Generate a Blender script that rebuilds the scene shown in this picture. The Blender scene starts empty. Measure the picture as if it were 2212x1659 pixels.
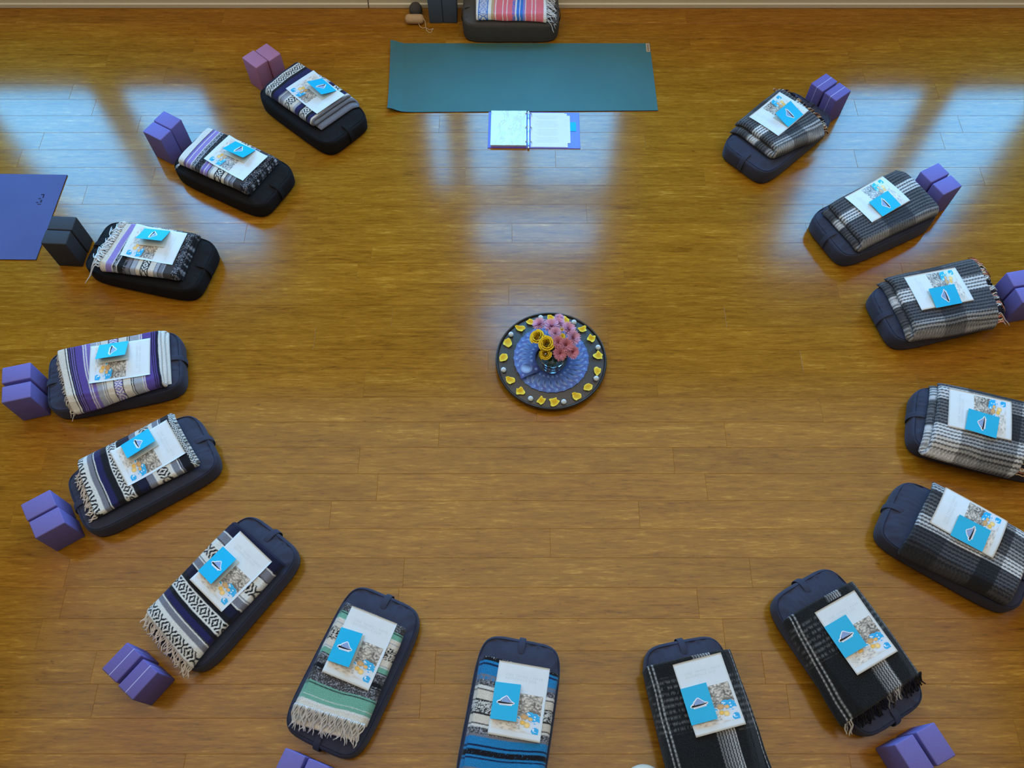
import bpy, bmesh, math, random
import numpy as np
from mathutils import Vector, Matrix

R=math.radians
def lin(c):
    return tuple((x/255/12.92 if x/255<=.04045 else ((x/255+.055)/1.055)**2.4) for x in c)

# ------------------------------------------------------------------ camera, sky, fill light, exposure
scn=bpy.context.scene
COL=scn.collection
cam=bpy.data.objects.new('camera',bpy.data.cameras.new('camera')); COL.objects.link(cam)
cam.data.sensor_fit='HORIZONTAL'; cam.data.sensor_width=36.0; cam.data.lens=36.0*1800/2212
cam.location=(0,0,4.25); cam.rotation_euler=(R(90-62.5),0,0)
cam.data.clip_start=.05; cam.data.clip_end=200
scn.camera=cam

w=bpy.data.worlds.new('sky'); scn.world=w; w.use_nodes=True
nt=w.node_tree; nt.nodes.clear()
wo=nt.nodes.new('ShaderNodeOutputWorld'); bg=nt.nodes.new('ShaderNodeBackground')
tc=nt.nodes.new('ShaderNodeTexCoord'); sx=nt.nodes.new('ShaderNodeSeparateXYZ'); rp=nt.nodes.new('ShaderNodeValToRGB')
nt.links.new(tc.outputs['Generated'],sx.inputs[0]); nt.links.new(sx.outputs['Z'],rp.inputs['Fac'])
el=rp.color_ramp.elements
el[0].position=0; el[0].color=(.05,.06,.05,1)
el[1].position=.02; el[1].color=(.25,.42,.62,1)
for p,c in ((.35,(.12,.45,.90)),(.68,(.06,.46,.95)),(.72,(.06,.44,.92)),(.80,(.06,.36,.78)),(.9,(.06,.26,.55))):
    e=el.new(p); e.color=(*c,1)
nt.links.new(rp.outputs['Color'],bg.inputs['Color']); bg.inputs['Strength'].default_value=22.5
nt.links.new(bg.outputs[0],wo.inputs[0])

def area(name,loc,rot,sx_,sy_,power,color):
    l=bpy.data.lights.new(name,'AREA'); l.shape='RECTANGLE'; l.size=sx_; l.size_y=sy_; l.energy=power; l.color=color
    o=bpy.data.objects.new(name,l); o.location=loc; o.rotation_euler=rot; COL.objects.link(o); return o
# broad overhead fill, added to stand in for light bounced off the ceiling
l=area('ceiling_fill',(0,2.3,6.42),(0,0,0),11.6,6.0,205,(1,.95,.86)); l.data.spread=R(130)
for (x0,x1,z0,z1) in ((-4.65,-2.62,.85,3.3),(-.78,.96,.8,5.6),(2.82,4.65,.85,3.3)):
    p=area('window_portal',((x0+x1)/2,5.64,(z0+z1)/2),(R(-90),0,0),x1-x0,z1-z0,1,(1,1,1)); p.data.cycles.is_portal=True

scn.view_settings.view_transform='Standard'; scn.view_settings.look='None'
scn.view_settings.gamma=1; scn.view_settings.use_curve_mapping=False
scn.view_settings.exposure=0.0

# ------------------------------------------------------------------ measured places (metres, floor frame; degrees)
# bol: bolster centre and direction of its inner end; bk: top corners of the blanket, inner end first;
# pa: sheet centre and the direction its text faces; bo: booklet spine centre, direction, opening angle
ST={
'L1':dict(bol=(-1.355,4.288,-41.3),bk=[(-1.064, 4.292), (-1.301, 4.037), (-1.666, 4.344), (-1.463, 4.605)],pa=(-1.307,4.277,-44.2),bo=(-1.223,4.348,-46.7,21)),
'L2':dict(bol=(-1.807,3.726,-28.2),bk=[(-1.507, 3.752), (-1.653, 3.467), (-2.129, 3.72), (-1.981, 4.011)],pa=(-1.751,3.714,-32.9),bo=(-1.705,3.813,-28.5,20)),
'L3':dict(bol=(-2.199,3.031,-13.8),bk=[(-1.919, 3.155), (-1.969, 2.82), (-2.452, 2.902), (-2.343, 3.222)],pa=(-2.140,3.042,-11.4),bo=(-2.138,3.146,-7.3,23)),
'L4':dict(bol=(-2.239,2.236,13.1),bk=[(-2.001, 2.467), (-1.92, 2.127), (-2.397, 1.962), (-2.559, 2.332)],pa=(-2.174,2.250,11.2),bo=(-2.228,2.357,10.4,17)),
'L5':dict(bol=(-1.958,1.630,32.3),bk=[(-1.869, 1.962), (-1.655, 1.648), (-2.122, 1.359), (-2.306, 1.687)],pa=(-1.914,1.702,35.5),bo=(-2.000,1.789,38.5,22)),
'L6':dict(bol=(-1.430,1.004,53.7),bk=[(-1.423, 1.341), (-1.134, 1.117), (-1.517, 0.627), (-1.784, 0.896)],pa=(-1.379,1.076,49.2),bo=(-1.488,1.135,49.9,17)),
'L7':dict(bol=(-0.752,0.630,67.2),bk=[(-0.811, 0.93), (-0.512, 0.806), (-0.671, 0.368), (-0.996, 0.46)],pa=(-0.715,0.711,69.2),bo=(-0.836,0.728,70.9,26)),
'B1':dict(bol=(-0.013,0.398,79.8),bk=[(-0.141, 0.681), (0.209, 0.599), (0.14, 0.195), (-0.222, 0.215)],pa=(0.033,0.475,80.7),bo=(-0.088,0.478,81.7,22)),
'B2':dict(bol=(0.879,0.396,100.4),bk=[(0.625, 0.629), (1.052, 0.719), (1.183, 0.201), (0.719, 0.131)],pa=(0.903,0.504,103.8),bo=(0.791,0.446,103.2,33)),
'R6':dict(bol=(1.610,0.723,118.6),bk=[(1.315, 0.854), (1.703, 1.046), (1.931, 0.608), (1.525, 0.381)],pa=(1.631,0.783,117.1),bo=(1.519,0.732,117.6,51)),
'R5':dict(bol=(2.271,1.240,147.0),bk=[(1.946, 1.199), (2.218, 1.577), (2.646, 1.26), (2.416, 0.931)],pa=(2.297,1.320,144.9),bo=(2.244,1.202,147.9,4)),
'R4':dict(bol=(2.557,1.867,164.7),bk=[(2.207, 1.731), (2.362, 2.149), (2.829, 2.019), (2.652, 1.596)],pa=(2.505,1.918,164.3),bo=(2.473,1.798,160.1,7)),
'R3':dict(bol=(2.515,2.694,-164.8),bk=[(2.29, 2.434), (2.205, 2.85), (2.75, 2.992), (2.809, 2.53)],pa=(2.475,2.723,-167.6),bo=(2.502,2.600,-167.7,0)),
'R2':dict(bol=(2.268,3.335,-153.7),bk=[(2.11, 3.063), (1.941, 3.368), (2.453, 3.697), (2.652, 3.344)],pa=(2.253,3.386,-147.4),bo=(2.318,3.285,-146.4,0)),
'R1':dict(bol=(1.772,4.046,-137.1),bk=[(1.695, 3.785), (1.456, 4.067), (1.773, 4.384), (2.059, 4.003)],pa=(1.746,4.085,-135.9),bo=(1.844,4.018,-136.3,31)),
}
JOINTS=[(-3.1, -2), (-2.56, 0), (-3.19, 1), (-2.37, 3), (-2.47, -3), (-0.5, 0), (0.29, 2), (-0.31, 3), (0.48, 5), (0.0, 6), (-0.6, 7), (0.69, 8), (-0.02, 9), (0.9, 1), (-0.01, 9), (-0.14, 12), (0.57, 11), (2.39, -1), (2.99, -2), (2.92, 1), (2.3, 2), (1.41, 7), (1.99, 9), (1.28, 10), (1.05, 17), (1.19, 15), (-0.85, 13), (-0.88, 7), (-0.72, 10), (1.75, 14), (-0.84, 16), (0.14, 14)]
HB=.143; LB=.749; WB=.411

# ------------------------------------------------------------------ helpers
def tag(o,label=None,cat=None,group=None,kind=None):
    if label: o['label']=label
    if cat: o['category']=cat
    if group: o['group']=group
    if kind: o['kind']=kind
    return o
def mk(name,V,Fc,mat,parent=None,smooth=True,cols=None,matidx=None,loc=None,rot=0):
    me=bpy.data.meshes.new(name); V=np.asarray(V,dtype=np.float32).reshape(-1,3)
    if isinstance(Fc,np.ndarray):
        n=len(Fc); k=Fc.shape[1]
        me.vertices.add(len(V)); me.vertices.foreach_set('co',V.ravel())
        me.loops.add(n*k); me.loops.foreach_set('vertex_index',Fc.astype(np.int32).ravel())
        me.polygons.add(n); me.polygons.foreach_set('loop_start',np.arange(0,n*k,k,dtype=np.int32))
        me.update(calc_edges=True); me.validate()
    else:
        me.from_pydata([tuple(map(float,v)) for v in V],[],Fc); me.update()
    if smooth: me.polygons.foreach_set('use_smooth',np.ones(len(me.polygons),dtype=bool))
    for m in (mat if isinstance(mat,(list,tuple)) else [mat]): me.materials.append(m)
    if matidx is not None: me.polygons.foreach_set('material_index',np.asarray(matidx,dtype=np.int32))
    if cols is not None:
        ca=me.color_attributes.new('Col','FLOAT_COLOR','POINT')
        C=np.ones((len(V),4),dtype=np.float32); C[:,:3]=np.clip(cols,0,1); ca.data.foreach_set('color',C.ravel())
    o=bpy.data.objects.new(name,me); COL.objects.link(o)
    if parent: o.parent=parent
    if loc is not None: o.location=loc
    if rot: o.rotation_euler=(0,0,rot)
    return o
def grid_faces(ni,nj,wrap_i=False,wrap_j=False,off=0,flip=False):
    I=np.arange(ni if wrap_i else ni-1); J=np.arange(nj if wrap_j else nj-1)
    a,b=np.meshgrid(I,J,indexing='ij'); a=a.ravel(); b=b.ravel(); a2=(a+1)%ni; b2=(b+1)%nj
    f=np.stack([a*nj+b,a2*nj+b,a2*nj+b2,a*nj+b2],1)+off
    return f[:,::-1] if flip else f
class MB:
    """collects simple shapes that belong to one part"""
    def __init__(s): s.V=[]; s.F=[]; s.M=[]
    def add(s,V,Fc,m=0):
        o=len(s.V); s.V+= [tuple(map(float,v)) for v in V]; s.F+=[tuple(int(i)+o for i in f) for f in Fc]; s.M+=[m]*len(Fc)
    def box(s,c,d,m=0,rot=0,bev=0):
        bm=bmesh.new(); bmesh.ops.create_cube(bm,size=1); bmesh.ops.scale(bm,vec=d,verts=bm.verts)
        if bev: bmesh.ops.bevel(bm,geom=bm.edges[:]+bm.verts[:],offset=bev,segments=3,affect='EDGES',profile=.5)
        bmesh.ops.rotate(bm,cent=(0,0,0),matrix=Matrix.Rotation(rot,3,'Z'),verts=bm.verts)
        bmesh.ops.translate(bm,vec=c,verts=bm.verts); bm.verts.index_update()
        s.add([v.co for v in bm.verts],[[v.index for v in f.verts] for f in bm.faces],m); bm.free()
    def tube(s,pts,r,n=6,m=0,closed=False,r1=None):
        pts=[Vector(p) for p in pts]; k=len(pts); V=[]
        for i,p in enumerate(pts):
            t=(pts[(i+1)%k if closed else min(i+1,k-1)]-pts[(i-1)%k if closed else max(i-1,0)]).normalized()
            u=t.cross(Vector((0,0,1)));
            if u.length<1e-3: u=t.cross(Vector((1,0,0)))
            u.normalize(); v=u.cross(t)
            rr=r if r1 is None else r+(r1-r)*i/(k-1)
            for j in range(n):
                a=2*math.pi*j/n; V.append(p+u*math.cos(a)*rr+v*math.sin(a)*rr)
        Fc=[]
        for i in range(k if closed else k-1):
            for j in range(n):
                a=i*n+j; b=i*n+(j+1)%n; c=((i+1)%k)*n+(j+1)%n; d=((i+1)%k)*n+j; Fc.append((a,b,c,d))
        if not closed: Fc+= [tuple(range(n))[::-1],tuple((k-1)*n+j for j in range(n))]
        s.add(V,Fc,m)
    def lathe(s,prof,n=48,c=(0,0,0),m=0,capb=True,capt=True):
        V=[];k=len(prof)
        for r,z in prof:
            for j in range(n):
                a=2*math.pi*j/n; V.append((c[0]+r*math.cos(a),c[1]+r*math.sin(a),c[2]+z))
        Fc=[(i*n+j,i*n+(j+1)%n,(i+1)*n+(j+1)%n,(i+1)*n+j) for i in range(k-1) for j in range(n)]
        if capb: Fc.append(tuple(range(n))[::-1])
        if capt: Fc.append(tuple((k-1)*n+j for j in range(n)))
        s.add(V,Fc,m)
    def build(s,name,mat,parent=None,smooth=True,loc=None,rot=0):
        return mk(name,s.V,s.F,mat,parent,smooth,matidx=s.M,loc=loc,rot=rot)

rngn=np.random.RandomState(5)
_lat=rngn.rand(64,64,).astype(np.float32)
def vnoise(x,y):
    x=np.asarray(x,dtype=np.float64); y=np.asarray(y,dtype=np.float64)
    xi=np.floor(x).astype(int); yi=np.floor(y).astype(int); fx=x-xi; fy=y-yi; fx=fx*fx*(3-2*fx); fy=fy*fy*(3-2*fy)
    g=lambda a,b:_lat[a%64,b%64]
    return (g(xi,yi)*(1-fx)+g(xi+1,yi)*fx)*(1-fy)+(g(xi,yi+1)*(1-fx)+g(xi+1,yi+1)*fx)*fy
def sst(e0,e1,x): t=np.clip((x-e0)/(e1-e0),0,1); return t*t*(3-2*t)

# ------------------------------------------------------------------ materials
def N(nt,t,**k):
    n=nt.nodes.new(t)
    for a,b in k.items(): setattr(n,a,b)
    return n
def pmat(name,color,rough=.6,spec=.5,metal=0,bump=None,attr=False,sheen=0,var=None,trans=0,ior=1.5,coat=0):
    """principled surface; bump=(scale,strength,distance), var=(scale,amount) colour mottling"""
    m=bpy.data.materials.new(name); m.use_nodes=True; nt=m.node_tree; b=nt.nodes['Principled BSDF']; L=nt.links
    b.inputs['Roughness'].default_value=rough; b.inputs['Specular IOR Level'].default_value=spec; b.inputs['Metallic'].default_value=metal
    b.inputs['Base Color'].default_value=(*color,1); b.inputs['IOR'].default_value=ior
    b.inputs['Transmission Weight'].default_value=trans; b.inputs['Coat Weight'].default_value=coat
    if sheen: b.inputs['Sheen Weight'].default_value=sheen; b.inputs['Sheen Roughness'].default_value=.5
    tcn=N(nt,'ShaderNodeTexCoord'); src=None
    if attr:
        a=N(nt,'ShaderNodeAttribute',attribute_name='Col'); src=a.outputs['Color']
    if var:
        no=N(nt,'ShaderNodeTexNoise'); no.inputs['Scale'].default_value=var[0]; no.inputs['Detail'].default_value=4
        L.new(tcn.outputs['Object'],no.inputs['Vector'])
        mr=N(nt,'ShaderNodeMapRange'); mr.inputs[1].default_value=.3; mr.inputs[2].default_value=.7
        mr.inputs[3].default_value=1-var[1]; mr.inputs[4].default_value=1+var[1]; L.new(no.outputs['Fac'],mr.inputs[0])
        mx=N(nt,'ShaderNodeVectorMath',operation='SCALE')
        if src: L.new(src,mx.inputs[0])
        else: mx.inputs[0].default_value=color
        L.new(mr.outputs[0],mx.inputs['Scale']); src=mx.outputs[0]
    if src: L.new(src,b.inputs['Base Color'])
    if bump:
        no=N(nt,'ShaderNodeTexNoise'); no.inputs['Scale'].default_value=bump[0]; no.inputs['Detail'].default_value=3
        L.new(tcn.outputs['Object'],no.inputs['Vector'])
        bp=N(nt,'ShaderNodeBump'); bp.inputs['Strength'].default_value=bump[1]; bp.inputs['Distance'].default_value=bump[2]
        L.new(no.outputs['Fac'],bp.inputs['Height']); L.new(bp.outputs[0],b.inputs['Normal'])
    return m

M={}
M['wool']=pmat('wool',(.5,.5,.5),.95,.15,attr=True,bump=(260,.9,.004),var=(420,.30),sheen=.12)
M['plaid']=pmat('fuzzy_wool',(.5,.5,.5),.97,.1,attr=True,bump=(200,1.0,.006),var=(380,.42),sheen=.15)
M['yarn']=pmat('yarn',(.6,.6,.55),.95,.1,attr=True,var=(300,.12))
M['navy']=pmat('slate_blue_cotton',lin((54,57,74)),.88,.25,bump=(60,.35,.004),var=(14,.10),sheen=.08)
M['black']=pmat('black_cotton',lin((27,26,28)),.88,.2,bump=(60,.35,.004),var=(14,.12))
M['grey_dark']=pmat('charcoal_cotton',lin((78,74,70)),.9,.2,bump=(60,.35,.004),var=(14,.08))
M['navy_trim']=pmat('slate_blue_piping',lin((40,44,62)),.9,.2)
M['black_trim']=pmat('black_piping',lin((20,20,22)),.9,.2)
M['paper']=pmat('white_paper',lin((224,228,228)),.7,.3,var=(30,.02))
M['print']=pmat('printed_photo',(.5,.5,.5),.45,.4,attr=True)
M['ink']=pmat('pale_grey_ink',lin((206,212,213)),.7,.2)
M['cyan']=pmat('cyan_card',lin((0,180,224)),.5,.4,var=(40,.02))
M['cream']=pmat('cream_page',lin((214,208,190)),.7,.3)
M['white']=pmat('white_print',lin((240,242,246)),.6,.3)
M['mtn']=pmat('blue_grey_print',lin((140,165,205)),.6,.3,var=(400,.25))
M['blackink']=pmat('black_print',lin((18,18,24)),.6,.3)
def block_mat(name,c,line=False):
    m=pmat(name,c,.75,.25,bump=(500,.25,.001),var=(300,.07)); 
    if line:
        nt=m.node_tree; b=nt.nodes['Principled BSDF']; L=nt.links; src=b.inputs['Base Color'].links[0].from_socket
        tcn=N(nt,'ShaderNodeTexCoord'); s=N(nt,'ShaderNodeSeparateXYZ'); L.new(tcn.outputs['Object'],s.inputs[0])
        ab=N(nt,'ShaderNodeMath',operation='ABSOLUTE'); L.new(s.outputs['Y'],ab.inputs[0])
        lt=N(nt,'ShaderNodeMath',operation='LESS_THAN'); lt.inputs[1].default_value=.0016; L.new(ab.outputs[0],lt.inputs[0])
        mx=N(nt,'ShaderNodeMix',data_type='RGBA'); L.new(lt.outputs[0],mx.inputs[0]); L.new(src,mx.inputs[6]); mx.inputs[7].default_value=(*lin((190,190,225)),1)
        L.new(mx.outputs[2],b.inputs['Base Color'])
    return m
M['purple_block']=block_mat('purple_foam',lin((116,108,174)))
M['purple_line']=block_mat('purple_foam_with_seam',lin((108,98,164)),True)
M['mauve_block']=block_mat('mauve_foam',lin((172,118,150)))
M['black_block']=block_mat('black_foam',lin((58,58,62)))
M['blue_block']=block_mat('slate_foam',lin((78,92,110)))
M['metal']=pmat('polished_steel',(.7,.7,.72),.2,.5,metal=1)
M['sleeve']=pmat('clear_plastic_page',lin((215,225,228)),.12,.7,bump=(9,.5,.02))
M['binder']=pmat('purple_vinyl',lin((100,80,190)),.35,.5)
M['teal']=pmat('teal_rubber_mat',lin((58,100,96)),.62,.45,bump=(260,.3,.002),var=(3,.06))
M['pmat']=pmat('violet_blue_rubber_mat',lin((80,84,128)),.75,.25,bump=(260,.3,.002),var=(3,.05))
M['matedge']=pmat('dark_mat_edge',lin((40,38,60)),.8,.2)
M['tray']=pmat('dark_cast_tray',lin((66,62,58)),.42,.5,metal=.35,bump=(240,.5,.002),var=(160,.35))
M['rim']=pmat('bronze_rim',lin((52,48,46)),.3,.6,metal=.5)
M['petal']=pmat('yellow_petal',lin((236,190,22)),.6,.3,attr=True)
M['pearl']=pmat('pearly_white',lin((215,225,230)),.25,.6,bump=(90,.6,.004))
M['cardback']=pmat('card_edge',lin((150,160,190)),.5,.3)
M['cardart']=pmat('moon_card_print',(.4,.4,.6),.34,.35,attr=True)
M['glass']=pmat('clear_glass',(.93,.96,.96),.02,.5,trans=1,ior=1.45)
M['water']=pmat('vase_water',(.85,.93,.93),.0,.5,trans=1,ior=1.33)
M['flower']=pmat('flower_petals',(.5,.5,.5),.7,.2,attr=True)
M['stem']=pmat('green_stem',lin((60,95,45)),.6,.3)
M['cotton_cord']=pmat('cream_cord',lin((205,175,130)),.9,.1)
M['beige']=pmat('beige_canvas',lin((190,158,118)),.85,.2,var=(60,.06),bump=(120,.3,.002))
M['wall']=pmat('warm_white_paint',lin((206,190,160)),.8,.3,var=(2,.02))
M['trim']=pmat('cream_gloss_paint',lin((222,212,186)),.45,.5)
M['ceiling']=pmat('ceiling_paint',lin((228,222,208)),.9,.2,var=(2,.02))
M['tape']=pmat('cyan_tab',lin((0,175,215)),.5,.3)
M['frame']=pmat('window_frame_paint',lin((120,88,58)),.6,.3)
# window pane: mostly lets light through, a little mirror
m=bpy.data.materials.new('window_glass'); m.use_nodes=True; nt=m.node_tree; nt.nodes.remove(nt.nodes['Principled BSDF'])
tr=N(nt,'ShaderNodeBsdfTransparent'); gl=N(nt,'ShaderNodeBsdfGlossy'); gl.inputs['Roughness'].default_value=.02; mx=N(nt,'ShaderNodeMixShader'); mx.inputs[0].default_value=.07
nt.links.new(tr.outputs[0],mx.inputs[1]); nt.links.new(gl.outputs[0],mx.inputs[2]); nt.links.new(mx.outputs[0],nt.nodes['Material Output'].inputs[0]); M['pane']=m

# floor: strand bamboo boards
m=bpy.data.materials.new('strand_bamboo'); m.use_nodes=True; nt=m.node_tree; b=nt.nodes['Principled BSDF']; L=nt.links
tcn=N(nt,'ShaderNodeTexCoord'); at=N(nt,'ShaderNodeAttribute',attribute_name='Col')
sep=N(nt,'ShaderNodeSeparateColor'); L.new(at.outputs['Color'],sep.inputs[0])
def streak(sc,det,dist=0.0,rough=.6):
    mp=N(nt,'ShaderNodeMapping'); mp.inputs['Scale'].default_value=sc; L.new(tcn.outputs['Object'],mp.inputs[0])
    cb=N(nt,'ShaderNodeCombineXYZ'); mu=N(nt,'ShaderNodeMath',operation='MULTIPLY'); mu.inputs[1].default_value=37.; L.new(sep.outputs[1],mu.inputs[0]); L.new(mu.outputs[0],cb.inputs[2])
    ad=N(nt,'ShaderNodeVectorMath',operation='ADD'); L.new(mp.outputs[0],ad.inputs[0]); L.new(cb.outputs[0],ad.inputs[1])
    no=N(nt,'ShaderNodeTexNoise'); no.inputs['Scale'].default_value=1; no.inputs['Detail'].default_value=det; no.inputs['Roughness'].default_value=rough; no.inputs['Distortion'].default_value=dist
    L.new(ad.outputs[0],no.inputs['Vector']); return no.outputs['Fac']
s1=streak((4.5,52,1),6,.5,.72); s2=streak((15,160,1),4,.3,.7); s3=streak((1.1,7,1),3,.4)
r1=N(nt,'ShaderNodeValToRGB'); e=r1.color_ramp.elements
e[0].position=.33; e[0].color=(*lin((108,60,8)),1); e[1].position=.67; e[1].color=(*lin((250,188,76)),1)
x=e.new(.44); x.color=(*lin((166,105,20)),1); x=e.new(.56); x.color=(*lin((196,131,33)),1)
def mth(op,a,bv):
    q=N(nt,'ShaderNodeMath',operation=op)
    for i,v in enumerate((a,bv)):
        if isinstance(v,(int,float)): q.inputs[i].default_value=v
        else: L.new(v,q.inputs[i])
    return q.outputs[0]
mixv=mth('ADD',mth('MULTIPLY',s1,.45),mth('ADD',mth('MULTIPLY',s2,.36),mth('MULTIPLY',s3,.19)))
L.new(mixv,r1.inputs['Fac'])
vm=N(nt,'ShaderNodeVectorMath',operation='SCALE'); L.new(r1.outputs[0],vm.inputs[0]); L.new(sep.outputs[0],vm.inputs['Scale'])
# dark flecks
fl=streak((26,70,1),2,0,.5); fr=N(nt,'ShaderNodeMapRange'); fr.inputs[1].default_value=.70; fr.inputs[2].default_value=.78; fr.inputs[3].default_value=1; fr.inputs[4].default_value=.55; L.new(fl,fr.inputs[0])
vm2=N(nt,'ShaderNodeVectorMath',operation='SCALE'); L.new(vm.outputs[0],vm2.inputs[0]); L.new(fr.outputs[0],vm2.inputs['Scale'])
L.new(vm2.outputs[0],b.inputs['Base Color'])
b.inputs['Roughness'].default_value=.16; b.inputs['Specular IOR Level'].default_value=.40
bp=N(nt,'ShaderNodeBump'); bp.inputs['Strength'].default_value=.18; bp.inputs['Distance'].default_value=.0006; L.new(s2,bp.inputs['Height']); L.new(bp.outputs[0],b.inputs['Normal'])
M['floor']=m
M['gap']=pmat('board_gap',lin((150,104,40)),.9,.03)

# ------------------------------------------------------------------ room
PW=.1553; Y0=4.302; XL,XR,YS,YN=-6.2,6.2,-4.2,5.42; WZ=6.5
def build_floor():
    rnd=random.Random(11); V=[];F=[];C=[];MI=[]
    rows=range(int((Y0-YN)/PW)-1,int((Y0-YS)/PW)+1); g=.00025; bv=.0009
    known={}
    for x,n in JOINTS: known.setdefault(n,[]).append(x)
    for n in known: known[n]=[v for i,v in enumerate(sorted(known[n])) if i==0 or v-sorted(known[n])[i-1]>.3]
    for n in rows:
        yt=min(Y0-n*PW,YN+.1); yb=yt-PW if yt<YN+.1 else Y0-(n+1)*PW
        js=sorted(known.get(n,[]))
        x=(js[0] if js else rnd.uniform(-1,1)); cuts=list(js) if js else [x]
        x=cuts[0]
        while x>XL-.2: x-=rnd.uniform(1.5,1.9); cuts.insert(0,x)
        x=cuts[-1]
        while x<XR+.2: x+=rnd.uniform(1.5,1.9); cuts.append(x)
        for a,bx in zip(cuts[:-1],cuts[1:]):
            a_=max(a,XL-.1); b_=min(bx,XR+.1)
            if b_-a_<.02: continue
            t1=rnd.uniform(-.00025,.00025); t2=rnd.uniform(-.00025,.00025); br=rnd.uniform(.93,1.06); rr=rnd.random()
            z=[t1,t1,t2,t2]; o=len(V)
            x0,x1,y0,y1=a_+g,b_-g,yb+g,yt-g
            V+=[(x0,y0,-.0011),(x1,y0,-.0011),(x1,y1,-.0011),(x0,y1,-.0011)]
            V+=[(x0,y0,t1-bv),(x1,y0,t1-bv),(x1,y1,t2-bv),(x0,y1,t2-bv)]
            V+=[(x0+bv,y0+bv,t1),(x1-bv,y0+bv,t1),(x1-bv,y1-bv,t2),(x0+bv,y1-bv,t2)]
            C+=[(br,rr,0)]*12
            F+=[(o+8,o+9,o+10,o+11)]; MI+=[0]
            for k in range(4):
                k2=(k+1)%4; F+=[(o+4+k,o+4+k2,o+8+k2,o+8+k),(o+k,o+k2,o+4+k2,o+4+k)]; MI+=[0,1]
    o=len(V); V+=[(XL-.1,YS-.1,-.0010),(XR+.1,YS-.1,-.0010),(XR+.1,YN+.1,-.0010),(XL-.1,YN+.1,-.0010)]; C+=[(1,0,0)]*4; F.append((o,o+1,o+2,o+3)); MI.append(1)
    # slab underneath
    for a in (0,1,2,3): pass
    fo=mk('floor',V,F,[M['floor'],M['gap']],smooth=False,cols=np.array(C,dtype=np.float32)*np.array([.65,1,1]),matidx=MI)
    fo['kind']='structure'; return fo
build_floor()
# the plank brightness is stored x0.8 (kept under 1), undo it in the shader input
nt=M['floor'].node_tree
def struct(name,mb,mat,parent=None):
    o=mb.build(name,mat,parent,smooth=False)
    if parent is None: o['kind']='structure'
    return o
WIN=[(-4.65,-3.56,.85,3.3),(-3.40,-2.62,.85,3.3),(-.78,-.56,.8,2.25),(-.42,.02,.8,2.25),(.10,.96,.8,2.25),(-.40,.93,2.42,3.35),(-.34,.80,3.95,5.6),(2.82,3.60,.85,3.3),(3.74,4.62,.85,3.3)]
def wall_with_holes():
    xs=sorted({XL-.2,XR+.2,*[v for q in WIN for v in q[:2]]}); zs=sorted({0,WZ,*[v for q in WIN for v in q[2:]]})
    mb=MB()
    for i in range(len(xs)-1):
        run=None
        for j in range(len(zs)-1):
            cx=(xs[i]+xs[i+1])/2; cz=(zs[j]+zs[j+1])/2
            if any(q[0]<cx<q[1] and q[2]<cz<q[3] for q in WIN): continue
            mb.box((cx,YN+.11,cz),(xs[i+1]-xs[i],.2,zs[j+1]-zs[j]))
    return mb
struct('wall_back',wall_with_holes(),M['wall'])
mb=MB(); mb.box((XL-.1,.6,WZ/2),(.2,9.9,WZ)); struct('wall_left',mb,M['wall'])
mb=MB(); mb.box((XR+.1,.6,WZ/2),(.2,9.9,WZ)); struct('wall_right',mb,M['wall'])
mb=MB(); mb.box((0,YS-.1,WZ/2),(12.8,.2,WZ)); struct('wall_front',mb,M['wall'])
mb=MB(); mb.box((0,.6,WZ+.1),(12.8,10,.2)); struct('ceiling',mb,M['ceiling'])
for i,(x0,x1,z0,z1) in enumerate(WIN):
    mb=MB(); f=.035; y=YN+.13
    mb.box(((x0+x1)/2,y,z0+f/2),(x1-x0,.06,f)); mb.box(((x0+x1)/2,y,z1-f/2),(x1-x0,.06,f))
    mb.box((x0+f/2,y,(z0+z1)/2),(f,.06,z1-z0-2*f)); mb.box((x1-f/2,y,(z0+z1)/2),(f,.06,z1-z0-2*f))
    o=struct('window_%d'%(i+1),mb,M['frame'])
    mb=MB(); mb.box(((x0+x1)/2,y,(z0+z1)/2),(x1-x0-2*f,.006,z1-z0-2*f)); struct('pane',mb,M['pane'],o)
# baseboard with its shoe moulding; a joint shows left of the bolster
mb=MB()
for a,bx in ((XL,-1.078),(-1.072,XR)):
    mb.box(((a+bx)/2,YN-.008,.08),(bx-a,.016,.16),bev=.002)
    mb.box(((a+bx)/2,YN-.014,.019),(bx-a,.028,.038),bev=.006)
struct('baseboard_back',mb,M['trim'])
for nm,x in (('baseboard_left',XL+.008),('baseboard_right',XR-.008)):
    mb=MB(); mb.box((x,.6,.08),(.016,9.55,.16)); struct(nm,mb,M['trim'])

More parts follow.
